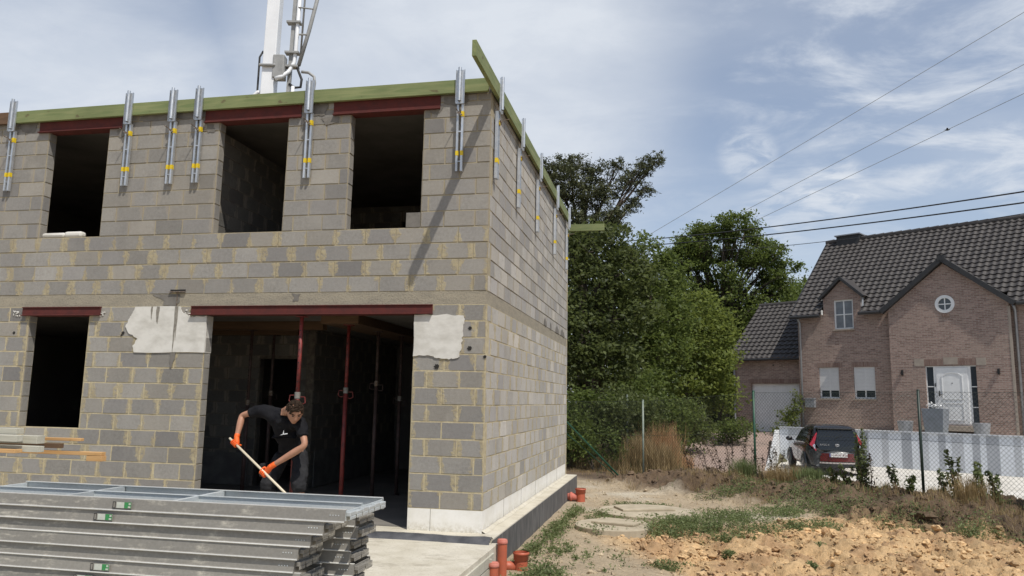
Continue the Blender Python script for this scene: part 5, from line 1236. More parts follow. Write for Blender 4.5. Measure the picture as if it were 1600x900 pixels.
# pine
base, cs_ = mk(2.9, 31, [(5.35,31,11.2,.62,.40,.8),(5.9,31,11.55,.5,.34,.7),(4.8,31,10.7,.62,.45,.8),(4.3,31,11.35,.42,.28,.6),(5.5,31,10.3,.42,.34,.6),(4.9,31,9.6,.45,.38,.7),(3.3,31,11.0,.75,.5,.9),(2.4,31,11.3,.8,.55,.9),(3.9,31,10.1,.7,.5,.9),(3.0,30.5,9.9,1.0,.8,1.1),(2.0,30.5,10.2,1.0,.8,1.1),(4.0,30.5,8.9,.8,.6,.9),(3.2,30.5,8.4,1.1,.8,1.1),(2.3,30.5,8.4,1.1,.9,1.1),(1.4,31,9.4,1.1,1.0,1.1),(1.3,31,11.,.9,.7,.9)])
tree('pine_tree', 'dark pine with a plume-like branch reaching right above the wall end', base, 10, .26, cs_, 'lf_pine', .16, 2900, 'barkpine', sub=.15, aspect=.24, group=GT, nsub=60, shell_=.25, up=.1)
# ivy-dark trees close behind the building end
base, cs_ = mk(3.0, 27, [(3.0,27,7.0,1.2,1.0,1.2),(4.0,27,6.2,1.2,1.0,1.2),(2.6,26.5,5.4,1.2,1.0,1.2),(3.7,26.5,4.6,1.3,1.0,1.2),(2.5,26,3.6,1.2,1.0,1.2),(1.6,27,6.5,1.2,1.2,1.2),(3.2,26,2.8,1.3,1.0,1.2),(1.6,26,3.5,1.2,1.4,1.2)])
tree('ivy_clad_tree', 'very dark ivy-clad tree right behind the end of the building', base, 6, .28, cs_, 'lf_dark', .17, 1400, sub=.17, group=GT)
base, cs_ = mk(5.2, 29, [(5.0,29,7.1,1.0,.8,1.1),(5.7,29,6.2,1.2,.9,1.2),(4.7,28.5,5.6,1.2,.9,1.2),(5.6,28.5,4.7,1.2,.9,1.2),(4.5,28,4.0,1.2,.9,1.2),(5.4,28,3.2,1.3,.9,1.2),(4.6,28,2.3,1.2,1.0,1.2)])
tree('maple_tree', 'mid green leafy tree between the dark ivy tree and the light hazel', base, 5, .22, cs_, 'lf_mid', .17, 1300, sub=.17, group=GT)
base, cs_ = mk(7.2, 31, [(6.4,31,5.1,1.0,.7,1.1),(7.4,31,5.3,1.1,.7,1.1),(8.3,31,4.8,.80,.6,1.0),(6.8,30.5,4.6,1.2,.8,1.2),(8.0,30.5,4.2,1.0,.7,1.2),(8.6,31,3.4,.55,.6,.9),(6.7,30,3.4,1.2,.8,1.2),(7.8,30,3.0,1.0,.7,1.2),(7.2,30,2.0,1.2,.8,1.1),(8.3,30.3,1.8,.7,.7,.8)])
tree('hazel_bush', 'large light green hazel standing left of the garage', base, 3.5, .15, cs_, 'lf_light', .17, 1500, sub=.2, group=GT)
base, cs_ = mk(12.3, 45, [(11.4,45,6.0,1.8,1.3,1.7),(13.4,45,6.9,1.9,1.4,1.7),(15.2,45,6.0,1.9,1.4,1.7),(12.2,45,4.4,2.0,1.4,1.7),(14.4,45,4.2,2.0,1.4,1.7),(13.2,45,2.6,2.,1.4,1.7),(16.8,46,7.2,1.8,1.3,1.7),(10.2,45,6.8,1.7,1.4,1.7),(18.4,47,7.4,1.7,1.3,1.6)])
tree('beech_tree', 'dense green tree filling the gap behind the garage roof', base, 4.5, .25, cs_, 'lf_mid', .20, 640, sub=.22, group=GT)
# dense background row so the wood reads deep
for i, (Xc, Yc, h_) in enumerate(((0.5,40,8.),(4.5,42,9.),(8.,44,8.5),(11.8,50,8.),(16.,52,7.),(20.5,60,7.5))):
    base, cs_ = mk(Xc, Yc, [(Xc-1.4,Yc,h_*.72,2.2,1.7,2.),(Xc+1.4,Yc,h_*.78,2.2,1.7,2.),(Xc,Yc,h_*.92,2.,1.4,2.),(Xc-1.2,Yc,h_*.4,2.4,1.7,2.),(Xc+1.4,Yc,h_*.36,2.4,1.7,2.),(Xc,Yc,h_*.15,2.6,1.6,2.)])
    tree('woodland_tree', ['dark woodland tree hidden behind the pine','dark woodland tree showing between pine and maple','shadowy woodland tree behind the light hazel','woodland tree below the airy crown','woodland tree above the garage ridge','far woodland tree behind the brick house'][i], base, h_*.6, .25, cs_, 'lf_dark', .26, 330, sub=.24, group=GT)
# understory bushes along the wood's edge
def bush(name, label, Xc, Yc, w_, h_, mat, per, leaf, group='bushes along the edge of the wood'):
    bx, by = cx(Xc, Yc); z0 = gz(bx, by)-.05; t = empty(name, (bx,by,z0), label, 'bush', group); C_ = []; b = MB()
    for k in range(5):
        ox, oy = random.uniform(-.45,.45)*w_, random.uniform(-.3,.3)*w_; hz = h_*random.uniform(.35,.75)
        C_.append(cluster((ox,oy,hz), (w_*.42,w_*.4,h_*.34), 34, int(per*w_*w_*h_/5), .22, .4)); b.tube([(ox*.1,oy*.1,0),(ox*.5,oy*.5,hz*.5),(ox,oy,hz)], [.03,.02,.008], 5)
    b.build('stems', MT['bark'], t); leaves('foliage', np.concatenate(C_), leaf, 0, MT[mat], t); return t
for a in (('bramble_bush','dark bramble mass at the very end of the building wall',1.7,22.5,1.8,2.3,'lf_mid',800,.11),
          ('bramble_bush','grey-green bramble behind the two thin fence posts',3.1,23.,2.0,2.5,'lf_dark',800,.11),
          ('bramble_bush','bright green bush just right of the rusty dry grass',4.9,24.5,1.5,2.2,'lf_mid',800,.11),
          ('bramble_bush','dark bush beside the garage at the top of the drive',6.1,27.5,1.5,2.0,'lf_dark',800,.12),
          ('bramble_bush','small bush touching the garage corner downpipe',8.35,29.5,1.5,1.3,'lf_mid',800,.11),
          ('bramble_bush','low green bush behind the diagonal fence brace',2.4,21.3,1.2,1.3,'lf_mid',900,.09),
          ('bramble_bush','tall bush between the thin posts and the dry grass',4.2,24.3,1.6,2.7,'lf_mid',800,.11)):
    bush(*a)
# climber growing between garage and house corner
bx, by = hw(-5.95,-.2).xy; t = empty('yellow_shrub', (bx,by,.3), 'yellow-green shrub at the corner between garage and house', 'bush')
C_ = [cluster((0,0,.7),(.45,.4,.5),30,900,.2,.3), cluster((.25,0,1.2),(.22,.2,.55),20,350,.2,.3), cluster((-.5,-.3,.2),(.3,.3,.3),20,400,.2,.3)]; leaves('foliage', np.concatenate(C_), .10, 0, MT['lf_light'], t)
MB().tube([(0,0,0),(.1,0,.8),(.25,0,1.6)], [.03,.02,.008], 6).build('stem', MT['bark'], t)
fl = cluster((0,0,.95),(.26,.26,.10),20,160,.2,.3); leaves('flowers', fl, .06, 0, MT['white'], pl_, aspect=.9); 

# blades and small plants
def blades(name, px_, py_, pz_, h, w_, mat, lean=.35, parent=None, loc=None, nb=1, spread=.02):
    px_ = np.repeat(px_, nb)+rng.normal(0, spread, len(px_)*nb); py_ = np.repeat(py_, nb)+rng.normal(0, spread, len(py_)*nb); pz_ = np.repeat(pz_, nb); h = np.repeat(h, nb)*rng.uniform(.5,1.15,len(px_))
    n = len(px_); a = rng.uniform(0, 2*np.pi, n); ln = rng.uniform(0, lean, n)*h; dx_, dy_ = np.cos(a), np.sin(a); b0_ = np.stack([px_, py_, pz_-.02], 1)
    mid = b0_+np.stack([dx_*ln*.35, dy_*ln*.35, h*.6], 1); tip = b0_+np.stack([dx_*ln, dy_*ln, h], 1); sd = np.stack([-dy_, dx_, np.zeros(n)], 1)*(w_*rng.uniform(.6,1.3,n))[:,None]
    V1 = np.stack([b0_-sd*.5, b0_+sd*.5, mid+sd*.45, mid-sd*.45], 1); V2 = np.stack([mid-sd*.45, mid+sd*.45, tip+sd*.06, tip-sd*.06], 1)
    tn = rng.random(n); return quadmesh(name, np.concatenate([V1, V2]).reshape(-1,3), mat, parent, np.concatenate([tn, tn]), loc)
def fpt(a, s_):   # along fence (a: + to the left), s_: + beyond
    return 6.45-.71*a+.7*s_, 6.09+.70*a+.71*s_
# dry grass strip along the bank
n = 9000; a = rng.uniform(-5, 9, n); s_ = rng.normal(-.55,.6,n); k = (fbm(a*1.2, s_*1.2+5, 3) > .45); a, s_ = a[k], s_[k]; x, y = fpt(a, s_)
stuff(blades('dry_grass', x, y, terrain(x, y), .06+.22*fbm(x*2, y*2, 2), .006, MT['lf_dry'], 1.0, nb=2, spread=.03), 'dry straw-coloured grass along the bank under the fence', 'grass')
n = 3600; a = rng.uniform(-5, 9.5, n); s_ = rng.normal(-.2,.5,n); k = (fbm(a*1.6+9, s_*1.6, 3) > .50); a, s_ = a[k], s_[k]; x, y = fpt(a, s_)
stuff(blades('bank_grass', x, y, terrain(x, y), .07+.16*fbm(x*2, y*2, 2), .008, MT['lf_weed'], .7, nb=2, spread=.04), 'green grass tufts along the fence line', 'grass')
# meadow grass left of the drive, beyond the fence
n = 9000; Yc = rng.uniform(17.5, 26, n); Xc = rng.uniform(.2,1.,n)*0+rng.uniform(1.0, 6.2, n); x = 2.13+.97922*Xc-.20278*Yc; y = -8.83+.20278*Xc+.97922*Yc
s1 = (x-6.45)*.7+(y-6.09)*.71; k = (s1 > .1) & (x < xle(y)+.15) & (y > 7.8); x, y = x[k], y[k]
stuff(blades('meadow_grass', x, y, terrain(x, y), .25+.35*fbm(x, y, 2), .012, MT['lf_dry'], .6, nb=2, spread=.05), 'tall mixed dry grass between the fence and the wood', 'grass')
n = 6000; Yc = rng.uniform(18.5, 27, n); Xc = rng.uniform(1.0, 6.8, n); x = 2.13+.97922*Xc-.20278*Yc; y = -8.83+.20278*Xc+.97922*Yc
s1 = (x-6.45)*.7+(y-6.09)*.71; k = (s1 > .6) & (x < xle(y)+.1) & (fbm(x*.8, y*.8, 2) > .36); x, y = x[k], y[k]
stuff(blades('meadow_weeds', x, y, terrain(x, y), .30+.35*fbm(x+7, y, 2), .02, MT['lf_weed'], .7, nb=2, spread=.06), 'green nettles and grass between the fence and the wood', 'grass')
# tall rusty dry grass clumps
for Xc, Yc, h_, w_, m, lb in ((4.3,21.8,1.4,.44,'lf_straw','tall rusty orange dry grass clump left of the driveway'),(3.55,21.0,.95,.42,'lf_dry','yellowish rounded dry grass clump by the thin grey post'),(4.75,21.6,.7,.32,'lf_straw','low rusty dry grass next to the driveway edge'),(4.0,20.4,.8,.4,'lf_dry','pale dry grass tuft at the foot of the wire fence')):
    bx, by = cx(Xc, Yc); q_ = rng.normal(0, w_*.5, (520,2)); o = blades('dry_grass_clump', q_[:,0], q_[:,1], np.zeros(520), np.full(520, h_), .010, MT[m], .45, loc=(bx,by,gz(bx,by)), nb=2, spread=.03)
    tag(o, lb, 'grass clump', 'dry grass clumps')
# low green weeds on the plot
def weedpatch(cx_, cy_, rx, ry, n, hh, dens=1.):
    a = rng.normal(0, .5, (n,2)); return cx_+a[:,0]*rx, cy_+a[:,1]*ry, np.full(n, hh)
pat = [(.42,.9,.12,.9,70,.10),(.50,2.6,.16,1.3,120,.11),(.52,4.4,.13,1.0,60,.09),(.75,1.2,.25,.5,40,.08),(.95,4.1,.3,.35,40,.13),(1.3,3.5,.35,.25,70,.14),(1.15,2.75,.35,.2,50,.13),(2.1,3.0,.45,.4,180,.16),(2.6,3.6,.6,.5,230,.17),
       (3.1,4.4,.6,.5,190,.17),(2.2,3.9,.4,.3,90,.14),(3.4,3.4,.4,.4,100,.16),(1.5,5.6,.5,.12,60,.10),(3.9,5.2,.5,.4,120,.16),(4.4,5.9,.6,.3,120,.22),(4.2,4.0,.35,.3,70,.15),(2.9,2.7,.4,.2,60,.13),(.78,-.3,.25,.5,90,.12),(.62,-.9,.2,.4,70,.12),(1.05,-1.3,.3,.3,30,.10),(1.2,.6,.5,.6,24,.07),(1.9,5.5,.2,.1,20,.10),(3.3,7.2,.7,.3,110,.2),(5.1,5.6,.5,.3,80,.2),(5.6,4.3,.6,.35,70,.14),(6.6,3.9,.4,.5,70,.18),(7.3,2.9,.5,.4,80,.2),(4.6,6.7,.6,.3,90,.18),(3.6,7.7,.5,.3,70,.15),(6.0,4.9,.5,.3,60,.2)]
PX, PY, PH = [np.concatenate(z_) for z_ in zip(*[weedpatch(*p) for p in pat])]
k = (PX > .27); PX, PY, PH = PX[k], PY[k], PH[k]; PZ = terrain(PX, PY)
LC = []
for x_, y_, z_, h_ in zip(PX, PY, PZ, PH):
    m_ = 12; rr = np.abs(rng.normal(0, h_*.50, (m_,1))); an = rng.uniform(0, 6.28, (m_,1)); LC.append(np.concatenate([x_+rr*np.cos(an), y_+rr*np.sin(an), z_+rng.uniform(.005, 1., (m_,1))*h_*(1-.4*rr/h_/1.)], 1))
LC = np.concatenate(LC); w1 = leaves('weeds', LC, .042, 0, MT['lf_weed'], aspect=.42, up=.6); stuff(w1, 'low green weeds spreading over the ground around the lids and along the foundation', 'weeds')
# separate weed plants on the ochre soil
def weedplant(loc, r, h, label, n=260):
    o = empty('weed_plant', loc, label, 'weed', 'weeds on the dug soil'); a = rng.normal(size=(n,3)); a[:,2] = np.abs(a[:,2]); a /= np.linalg.norm(a, axis=1)[:,None]; a *= rng.random((n,1))**.5*np.array([r,r,h]); leaves('leaf_tuft', a, .045, 0, MT['lf_weed'], o, aspect=.38, up=.5)
    b = MB()
    for k in range(6): an = k*1.05; b.tube([(0,0,-.02),(r*.3*math.cos(an),r*.3*math.sin(an),h*.4),(r*.7*math.cos(an),r*.7*math.sin(an),h*.7)], [.004,.003,.0015], 4)
    b.build('stem', MT['lf_weed'], o)
for px_, py_, r, h, lb in ((4.40,3.55,.26,.20,'largest green weed tuft on the ochre soil below the car'),(3.95,3.6,.17,.15,'weed tuft left of the largest one on the ochre soil'),(4.05,2.35,.14,.12,'small weed between two ochre clods'),(3.75,1.2,.10,.10,'small weed low on the ochre heap'),
     (2.3,1.0,.16,.12,'weed at the front left edge of the ochre soil'),(2.05,.55,.2,.12,'spreading weed at the bottom of the view'),(2.85,1.7,.11,.11,'tiny weed in the middle of the ochre soil'),(6.2,3.3,.22,.24,'weed under the dark fence post'),(4.9,1.9,.06,.07,'lone seedling on the ochre heap'),(7.9,3.3,.4,.4,'bushy weed at the right edge by the fence')):
    weedplant((px_,py_,gz(px_,py_)), r, h, lb, int(160+900*r))
# tall dock and mugwort stems at the fence
def tallweed(a, s_, h, dead, label, lean=0., dens=1.):
    x_, y_ = fpt(a, s_); o = empty('tall_weed', (x_,y_,gz(x_,y_)), label, 'weed', 'tall weeds along the fence'); m = MT['lf_dead'] if dead else (MT['lf_weed'] if random.random() < .5 else MT['lf_dark']); b = MB(); C_ = []
    for k in range(3 if not dead else 2):
        ox = random.uniform(-.12,.12); hh = h*random.uniform(.7,1); tp = Vector((ox+lean*hh, random.uniform(-.1,.1), hh)); b.tube([(0,0,-.03),(ox*.5+lean*hh*.4,0,hh*.5),tp], [.008,.006,.003], 5)
        nl = int(95*h*dens); t = rng.uniform(.15,1,(nl,1)); c_ = np.array([[ox*.5+lean*hh*.4,0,hh*.5]])*(1-np.abs(2*t-1))+np.where(t > .5, (2*t-1)*np.array([tp]), 0); c_ = np.array([[0,0,0]])*(1-t)+t*np.array([tp]); C_.append(c_+rng.normal(0,.045,(nl,3))*(1.3-t))
    b.build('stem', MT['lf_dead'], o); leaves('leaf_tuft', np.concatenate(C_), .085 if not dead else .05, 0, m, o, aspect=.42, up=.2)
TWD = [(-2.2,.1,1.15,0,'tallest leafy weed at the right edge of the view',.2),(-1.7,-.05,.85,0,'leafy weed near the right edge leaning right',.3),(-1.2,.05,.75,0,'leafy weed right of the dark fence post',0),(-.55,.0,.95,0,'dense weed column just right of the dark fence post',0),
 (.55,.1,.5,0,'short weed left of the dark fence post',0),(.95,.0,.75,1,'thin brown stalk in front of the striped wall',.1),(1.25,.1,1.15,0,'tall thin climber stem in front of the striped wall',.05),(1.1,0,.6,0,'leafy stem right of the car tail',0),(1.75,.0,.32,0,'low leafy weed by the car wheel',0),
 (3.3,.1,.8,1,'brown dock stalk just right of the green post',.1),(3.45,.0,.6,1,'short brown stalk at the green post',-.1),(3.95,.05,1.0,1,'brown dock stalk left of the green post',0),(4.25,0,.95,1,'upright brown dock stalk in front of the driveway',.0),(4.6,.1,1.05,1,'leaning brown dock stalk over the driveway',-.35),(4.95,0,.7,1,'drooping brown dock stalk over the driveway',-.3),(5.5,.1,.9,1,'leftmost brown dock stalk before the driveway',-.1),(-2.9,.1,1.,0,'weed beyond the right edge cluster',.1),(2.75,.0,.4,1,'dry stalk in front of the car',.1),(3.0,.0,.7,1,'dry stalk beside the car mirror',.1)]
TWD += [(-2.45,-.1,.9,0,'leafy weed between the two tall ones at the right edge',-.1),(-.3,.05,.6,0,'low weed touching the dark fence post on its right',.1),(-1.0,-.1,.55,0,'low bushy weed in front of the fence right of the dark post',.1),(-2.0,-.3,.6,0,'bushy weed spilling down the bank at the right edge',0),(.2,-.1,.4,0,'low weed at the left foot of the dark post',0),(1.45,.0,.45,0,'small leafy weed right of the rear wheel',0),(3.75,.1,.7,1,'thin brown stalk close to the green post',.15),(4.4,-.1,.5,1,'short dock stalk low on the bank before the driveway',.1)]
for a in TWD: tallweed(*a)
# shaggy grass tuft hiding the car's lower left
for a, s_, h_, m, lb in ((2.62,-.05,.38,'lf_dry','yellow-green tall grass tuft in front of the car'),(3.0,-.1,.36,'lf_dry','straw tuft left of the car tuft'),(2.1,-.2,.20,'lf_weed','green tuft under the car bumper'),(3.7,-.25,.35,'lf_weed','dark green tuft by the green post'),(-.9,-.15,.4,'lf_dry','straw tuft at the dark post')):
    x_, y_ = fpt(a, s_); q_ = rng.normal(0, .13, (300,2)); tag(blades('grass_tuft', q_[:,0], q_[:,1], np.zeros(300), np.full(300, h_), .007, MT[m], .7, loc=(x_,y_,gz(x_,y_)), nb=2, spread=.02), lb, 'grass tuft', 'grass tufts on the bank')

# ---------------------------------------------------------------- concrete pump boom behind the building
Bx, By = cx(-7.72, 22.5); boom = empty('concrete_pump_boom', (Bx,By,-.4), 'white concrete pump boom with grey delivery pipes rising behind the roof', 'concrete pump')
rz_ = R(12); boom.rotation_euler.z = rz_
def bt(name, pts, r, m, n=12): return MB().tube(pts, r, n).build(name, MT[m], boom, True)
b = MB(); b.add([(-.21,-.2,0),(.21,-.2,0),(.21,.2,0),(-.21,.2,0),(-.02,-.2,17.5),(.36,-.2,17.5),(.36,.2,17.5),(-.02,.2,17.5)], [(0,3,2,1),(4,5,6,7),(0,1,5,4),(1,2,6,5),(2,3,7,6),(3,0,4,7)]); b.build('mast', MT['boomw'], boom, bevel=.02)
MB().box((-.9,-.9,0),(.9,.9,.9)).build('turret', MT['boomw'], boom, bevel=.05)
zj = 11.95
b = MB(); b.box((-.16,-.30,zj-.05),(.34,-.19,zj+.03)); b.box((.25,-.25,zj-.4),(.60,.1,zj+.35)); b.build('joint', MT['boomg'], boom, bevel=.03)
MB().beam((.52,.05,0),(.80,.05,17.5),.11,.11).build('second_arm', MT['boomg'], boom)
bt('delivery_pipe', [(.94,0,17.5),(.86,0,zj+.5),(.84,0,zj+.2),(.72,-.1,zj-.15),(.55,-.2,zj-.35),(.36,-.25,zj-.45)], .062, 'boomw')
bt('hydraulic_ram', [(2.05,0,17.5),(1.24,0,13.2),(.98,0,zj+.1)], .06, 'boomg')
bt('delivery_pipe', [(-.42,0,0),(-.40,0,zj-1.2),(-.36,0,zj-.95),(-.22,0,zj-.8),(-.1,0,zj-.8)], .068, 'boomw')
bt('delivery_pipe', [(1.08,0,zj-.1),(1.30,0,zj-.12),(1.48,0,zj-.25),(1.50,0,zj-.45),(1.22,0,zj-4),(1.1,0,0)], [.045,.045,.045,.055,.055,.055], 'boomg')
bt('hose', [(.72,0,zj-.5),(.9,0,zj-.62),(1.08,0,zj-.6),(1.10,0,zj-.35),(.95,0,zj+.0),(1.0,0,zj+.2)], .04, 'hose')
bt('hose', [(-.26,0,0),(-.24,0,zj-.5),(-.24,0,zj+.35),(-.14,0,zj+.55)], .03, 'hose')
bt('cable_conduit', [(.82,-.05,0),(.86,-.05,zj-.6)], .05, 'boomw'); bt('cable_conduit', [(1.02,.0,zj+.4),(1.10,0,17.5)], .03, 'boomg')
for z_ in (zj-1.0,zj-1.9): b = MB(); b.box((-.52,-.1,z_-.04),(-.30,.1,z_+.04)); b.tube([(-.4,0,z_+.08),(-.4,0,z_-.08)], .11, 12); b.build('pipe_clamp', MT['boomg'], boom)
for z_ in (zj+.5,zj+1.5,zj+.05): b = MB(); b.box((.55,-.12,z_-.03),(.98,.12,z_+.03)); b.build('pipe_clamp', MT['boomg'], boom)
b = MB(); b.tube([(.25,-.1,zj-1.25),(.62,-.1,zj-1.2)], .07, 10); b.build('cross_pipe', MT['boomw'], boom)
b = MB(); b.tube([(.88,-.05,zj+2.0),(1.35,-.05,zj+1.95)], .025, 8); b.tube([(.95,-.05,zj+1.1),(1.2,-.05,zj+1.1)], .03, 8); b.build('bracket', MT['boomg'], boom)

# ---------------------------------------------------------------- overhead wires
def owire(name, pts, r, label, m='hose', group='overhead cables'):
    P_ = []
    (x0,y0,z0), (x1,y1,z1) = pts
    n = 36; a_ = Vector((*cx(x0,y0), z0)); b_ = Vector((*cx(x1,y1), z1)); sg = pts_sag
    for i in range(n+1): t = i/n; p = a_.lerp(b_, t); p.z -= sg*4*t*(1-t); P_.append(p)
    tag(MB().tube(P_, r, 6).build(name, MT[m], None, True), label, 'cable', group)
def pz(px, py, Y):  # height of a sight line at distance Y
    v = fwd+right*((px-800)/1196.87)+upv*((450-py)/1196.87); f2 = Vector((-.20278,.97922,0)); r2 = Vector((.97922,.20278,0))
    k = Y/v.dot(f2); return (v.dot(r2)*k, Y, 1.52+v.z*k)
pts_sag = .25
for pa, pb, Ya, Yb, r, lb in (((930,380),(1800,268),42,18,.022,'uppermost of the three thick black cables over the roof'),((930,388),(1800,288),42,18,.022,'middle thick black cable over the roof'),((1110,392),(1800,300),40,18,.012,'lowest and thinnest of the three cables over the roof')):
    owire('overhead_cable', (pz(*pa, Ya), pz(*pb, Yb)), r, lb)
pts_sag = .0
for pa, pb, lb in (((940,411),(1750,-70),'highest thin wire crossing the sky'),((1040,394),(1750,22),'middle thin wire crossing the sky'),((1085,390),(1750,75),'lowest thin wire crossing the sky')):
    owire('high_wire', (pz(*pa, 110), pz(*pb, 70)), .028, lb, 'boomg', 'thin wires high in the sky')
# bird
p = pz(1480,203,40); bo = MB(); bo.ell((0,0,0),(.11,.05,.045),12); bo.ell((.11,0,.02),(.035,.03,.03),10); bo.add([(.04,.03,.02),(-.05,.03,.02),(-.10,.20,.05),(.0,.17,.06)], [(0,1,2,3)]); bo.add([(.04,-.03,.02),(-.05,-.03,.02),(-.10,-.20,.05),(.0,-.17,.06)], [(3,2,1,0)]); bo.add([(-.09,.02,0),(-.09,-.02,0),(-.18,-.03,0),(-.18,.03,0)], [(0,1,2,3)])
o = bo.build('bird', MT['hose'], None, True); o.location = (*cx(p[0],p[1]), p[2]); tag(o, 'small dark bird flying near the lowest thin wire', 'bird')

# ---------------------------------------------------------------- the man with the broom
man = empty('person', (-2.38,-.15,-.03), 'man in black t-shirt and dark shorts bending forward to sweep, orange gloves', 'person')
MO = Vector((-2.5,-.15,-.03))
def skin(name, verts, edges, mat, parent, sub=2, root=0, wr=0.):
    me = bpy.data.meshes.new(name); me.from_pydata([tuple(Vector(v[:3])-MO) for v in verts], edges, []); o = bpy.data.objects.new(name, me); sc.collection.objects.link(o)
    m = o.modifiers.new('skin', 'SKIN'); m.use_smooth_shade = True; m.branch_smoothing = .6
    for i, v in enumerate(verts):
        sv = me.skin_vertices[0].data[i]; r = v[3]; sv.radius = (r, r) if not isinstance(r, tuple) else r; sv.use_root = (i == root)
    s_ = o.modifiers.new('s', 'SUBSURF'); s_.levels = sub; s_.render_levels = sub
    dg = bpy.context.evaluated_depsgraph_get(); nm = bpy.data.meshes.new_from_object(o.evaluated_get(dg)); bpy.data.objects.remove(o)
    if wr:
        for v_ in nm.vertices:
            c_ = v_.co; q_ = abs(mnoise.noise((c_.x*9, c_.y*9, c_.z*13)))+.5*abs(mnoise.noise((c_.x*22, c_.y*22, c_.z*26+4)))
            v_.co = c_+v_.normal*wr*(.45-q_*1.6)
    nm.materials.clear(); nm.materials.append(mat); nm.polygons.foreach_set('use_smooth', [True]*len(nm.polygons))
    o = bpy.data.objects.new(name, nm); sc.collection.objects.link(o); o.parent = parent; return o
J = dict(pel=(-2.47,-.08,.86), wai=(-2.47,-.16,1.00), che=(-2.46,-.31,1.20), nk0=(-2.41,-.43,1.34), nk1=(-2.33,-.52,1.37), hd=(-2.25,-.58,1.35),
  rs=(-2.74,-.36,1.35), re=(-3.05,-.30,1.28), rw=(-3.045,-.40,1.02), ls=(-2.22,-.44,1.23), le=(-2.10,-.52,.96), lw=(-2.50,-.55,.71),
  rh=(-2.60,-.06,.84), rk=(-2.68,-.28,.47), ra=(-2.70,-.05,.09), rt=(-2.72,-.22,.03), lh=(-2.34,-.08,.84), lk=(-2.26,-.33,.47), la=(-2.24,-.12,.09), lt=(-2.20,-.29,.03))
def jl(a, b_, t): return tuple(Vector(J[a]).lerp(Vector(J[b_]), t))
bv = [(*J['pel'],.10),(*J['wai'],.095),(*J['che'],.098),(*J['nk0'],.058),(*J['nk1'],.052),(*J['rs'],.046),(*J['re'],.041),(*jl('re','rw',.35),.044),(*J['rw'],.028),(*J['ls'],.046),(*J['le'],.041),(*jl('le','lw',.35),.044),(*J['lw'],.028),
      (*J['rh'],.080),(*J['rk'],.062),(*jl('rk','ra',.35),.060),(*J['ra'],.040),(*J['lh'],.080),(*J['lk'],.062),(*jl('lk','la',.35),.060),(*J['la'],.040),(*J['hd'],.06)]
be = [(0,1),(1,2),(2,3),(3,4),(4,21),(2,5),(5,6),(6,7),(7,8),(2,9),(9,10),(10,11),(11,12),(0,13),(13,14),(14,15),(15,16),(0,17),(17,18),(18,19),(19,20)]
bodyo = skin('body', bv, be, MT['skin'], man)
# head joined into the body mesh: skull, jaw, nose, ears, brow, lips
def head_mesh():
    b = MB(); n = 28; h = 20; vs = []; fs = []
    for i in range(h+1):
        t = math.pi*i/h
        for k in range(n):
            a = 2*math.pi*k/n; x = math.sin(t)*math.cos(a); y = math.sin(t)*math.sin(a); z = math.cos(t)   # face toward -y
            sx = .077; sy = .098; sz = .118
            if z < -.1: sx *= 1-.30*min(1, (-z-.1)/.8); sy *= 1-.12*(-z)
            px_, py_, pz_ = x*sx, y*sy, z*sz
            if y < -.3 and abs(x) < .30 and -.45 < z < .05: py_ -= .024*(1-abs(x)/.30)*max(0, 1-abs(z+.26)/.26)   # nose
            if y < -.5 and .0 < z < .22 and .18 < abs(x) < .55: py_ += .008                                       # eye sockets
            if y < -.5 and -.62 < z < -.48 and abs(x) < .35: py_ -= .006                                             # lips
            if y < -.4 and z < -.8: py_ -= .010
            vs.append((px_, py_, pz_))
    fs = [(i*n+k, (i+1)*n+k, (i+1)*n+(k+1)%n, i*n+(k+1)%n) for i in range(h) for k in range(n)]
    b.add(vs, fs)
    for s_ in (-1,1): b.ell((s_*.079,.008,-.005), (.012,.020,.032), 10)
    return b
HM = Matrix.Translation(Vector((-2.215,-.60,1.335))-MO) @ Matrix.Rotation(R(38), 4, 'Z') @ Matrix.Rotation(R(34), 4, 'X') @ Matrix.Scale(1.14, 4)
hb_ = head_mesh(); hb_.v = [tuple(HM @ Vector(v_)) for v_ in hb_.v]
bm_v = [tuple(v_.co) for v_ in bodyo.data.vertices]; bm_f = [tuple(p_.vertices) for p_ in bodyo.data.polygons]; allb = MB(); allb.add(bm_v, bm_f); allb.add(hb_.v, hb_.f)
bpy.data.objects.remove(bodyo); bodyo = allb.build('body', MT['skin'], man, True)
# eyes and brows
for s_ in (-1,1):
    b = MB(); b.ell((0,0,0),(.012,.007,.006),10); b.v = [tuple(HM @ (Vector(v_)+Vector((s_*.029,-.083,.012)))) for v_ in b.v]; b.build('eye', MT['black'], man, True)
    b = MB(); b.beam((s_*.014,-.090,.030),(s_*.046,-.080,.032),.006,.008); b.v = [tuple(HM @ Vector(v_)) for v_ in b.v]; b.build('eyebrow', MT['hair'], man)
# hair: cap of tufts
b = MB(); capv = []
for k in range(420):
    d = Vector((random.gauss(0,1), random.gauss(0,1)+.25, abs(random.gauss(0,1))+.15)).normalized()
    if d.y < -.75 and d.z < .55: continue
    if d.z < .25 and d.y < .1: continue
    c_ = Vector((d.x*.078, d.y*.100, d.z*.119)); r_ = random.uniform(.009,.017); b.ell(c_*1.03, (r_,r_,r_*.8), 7)
b.ell((0,.012,.012),(.080,.094,.112),16)
for s_ in (-1,1):
    for k in range(20): b.ell((s_*.072,.035+random.uniform(-.03,.03),random.uniform(-.02,.05)), (.012,.012,.014), 6)
b.v = [tuple(HM @ Vector(v_)) for v_ in b.v]; b.build('hair', MT['hair'], man, True)
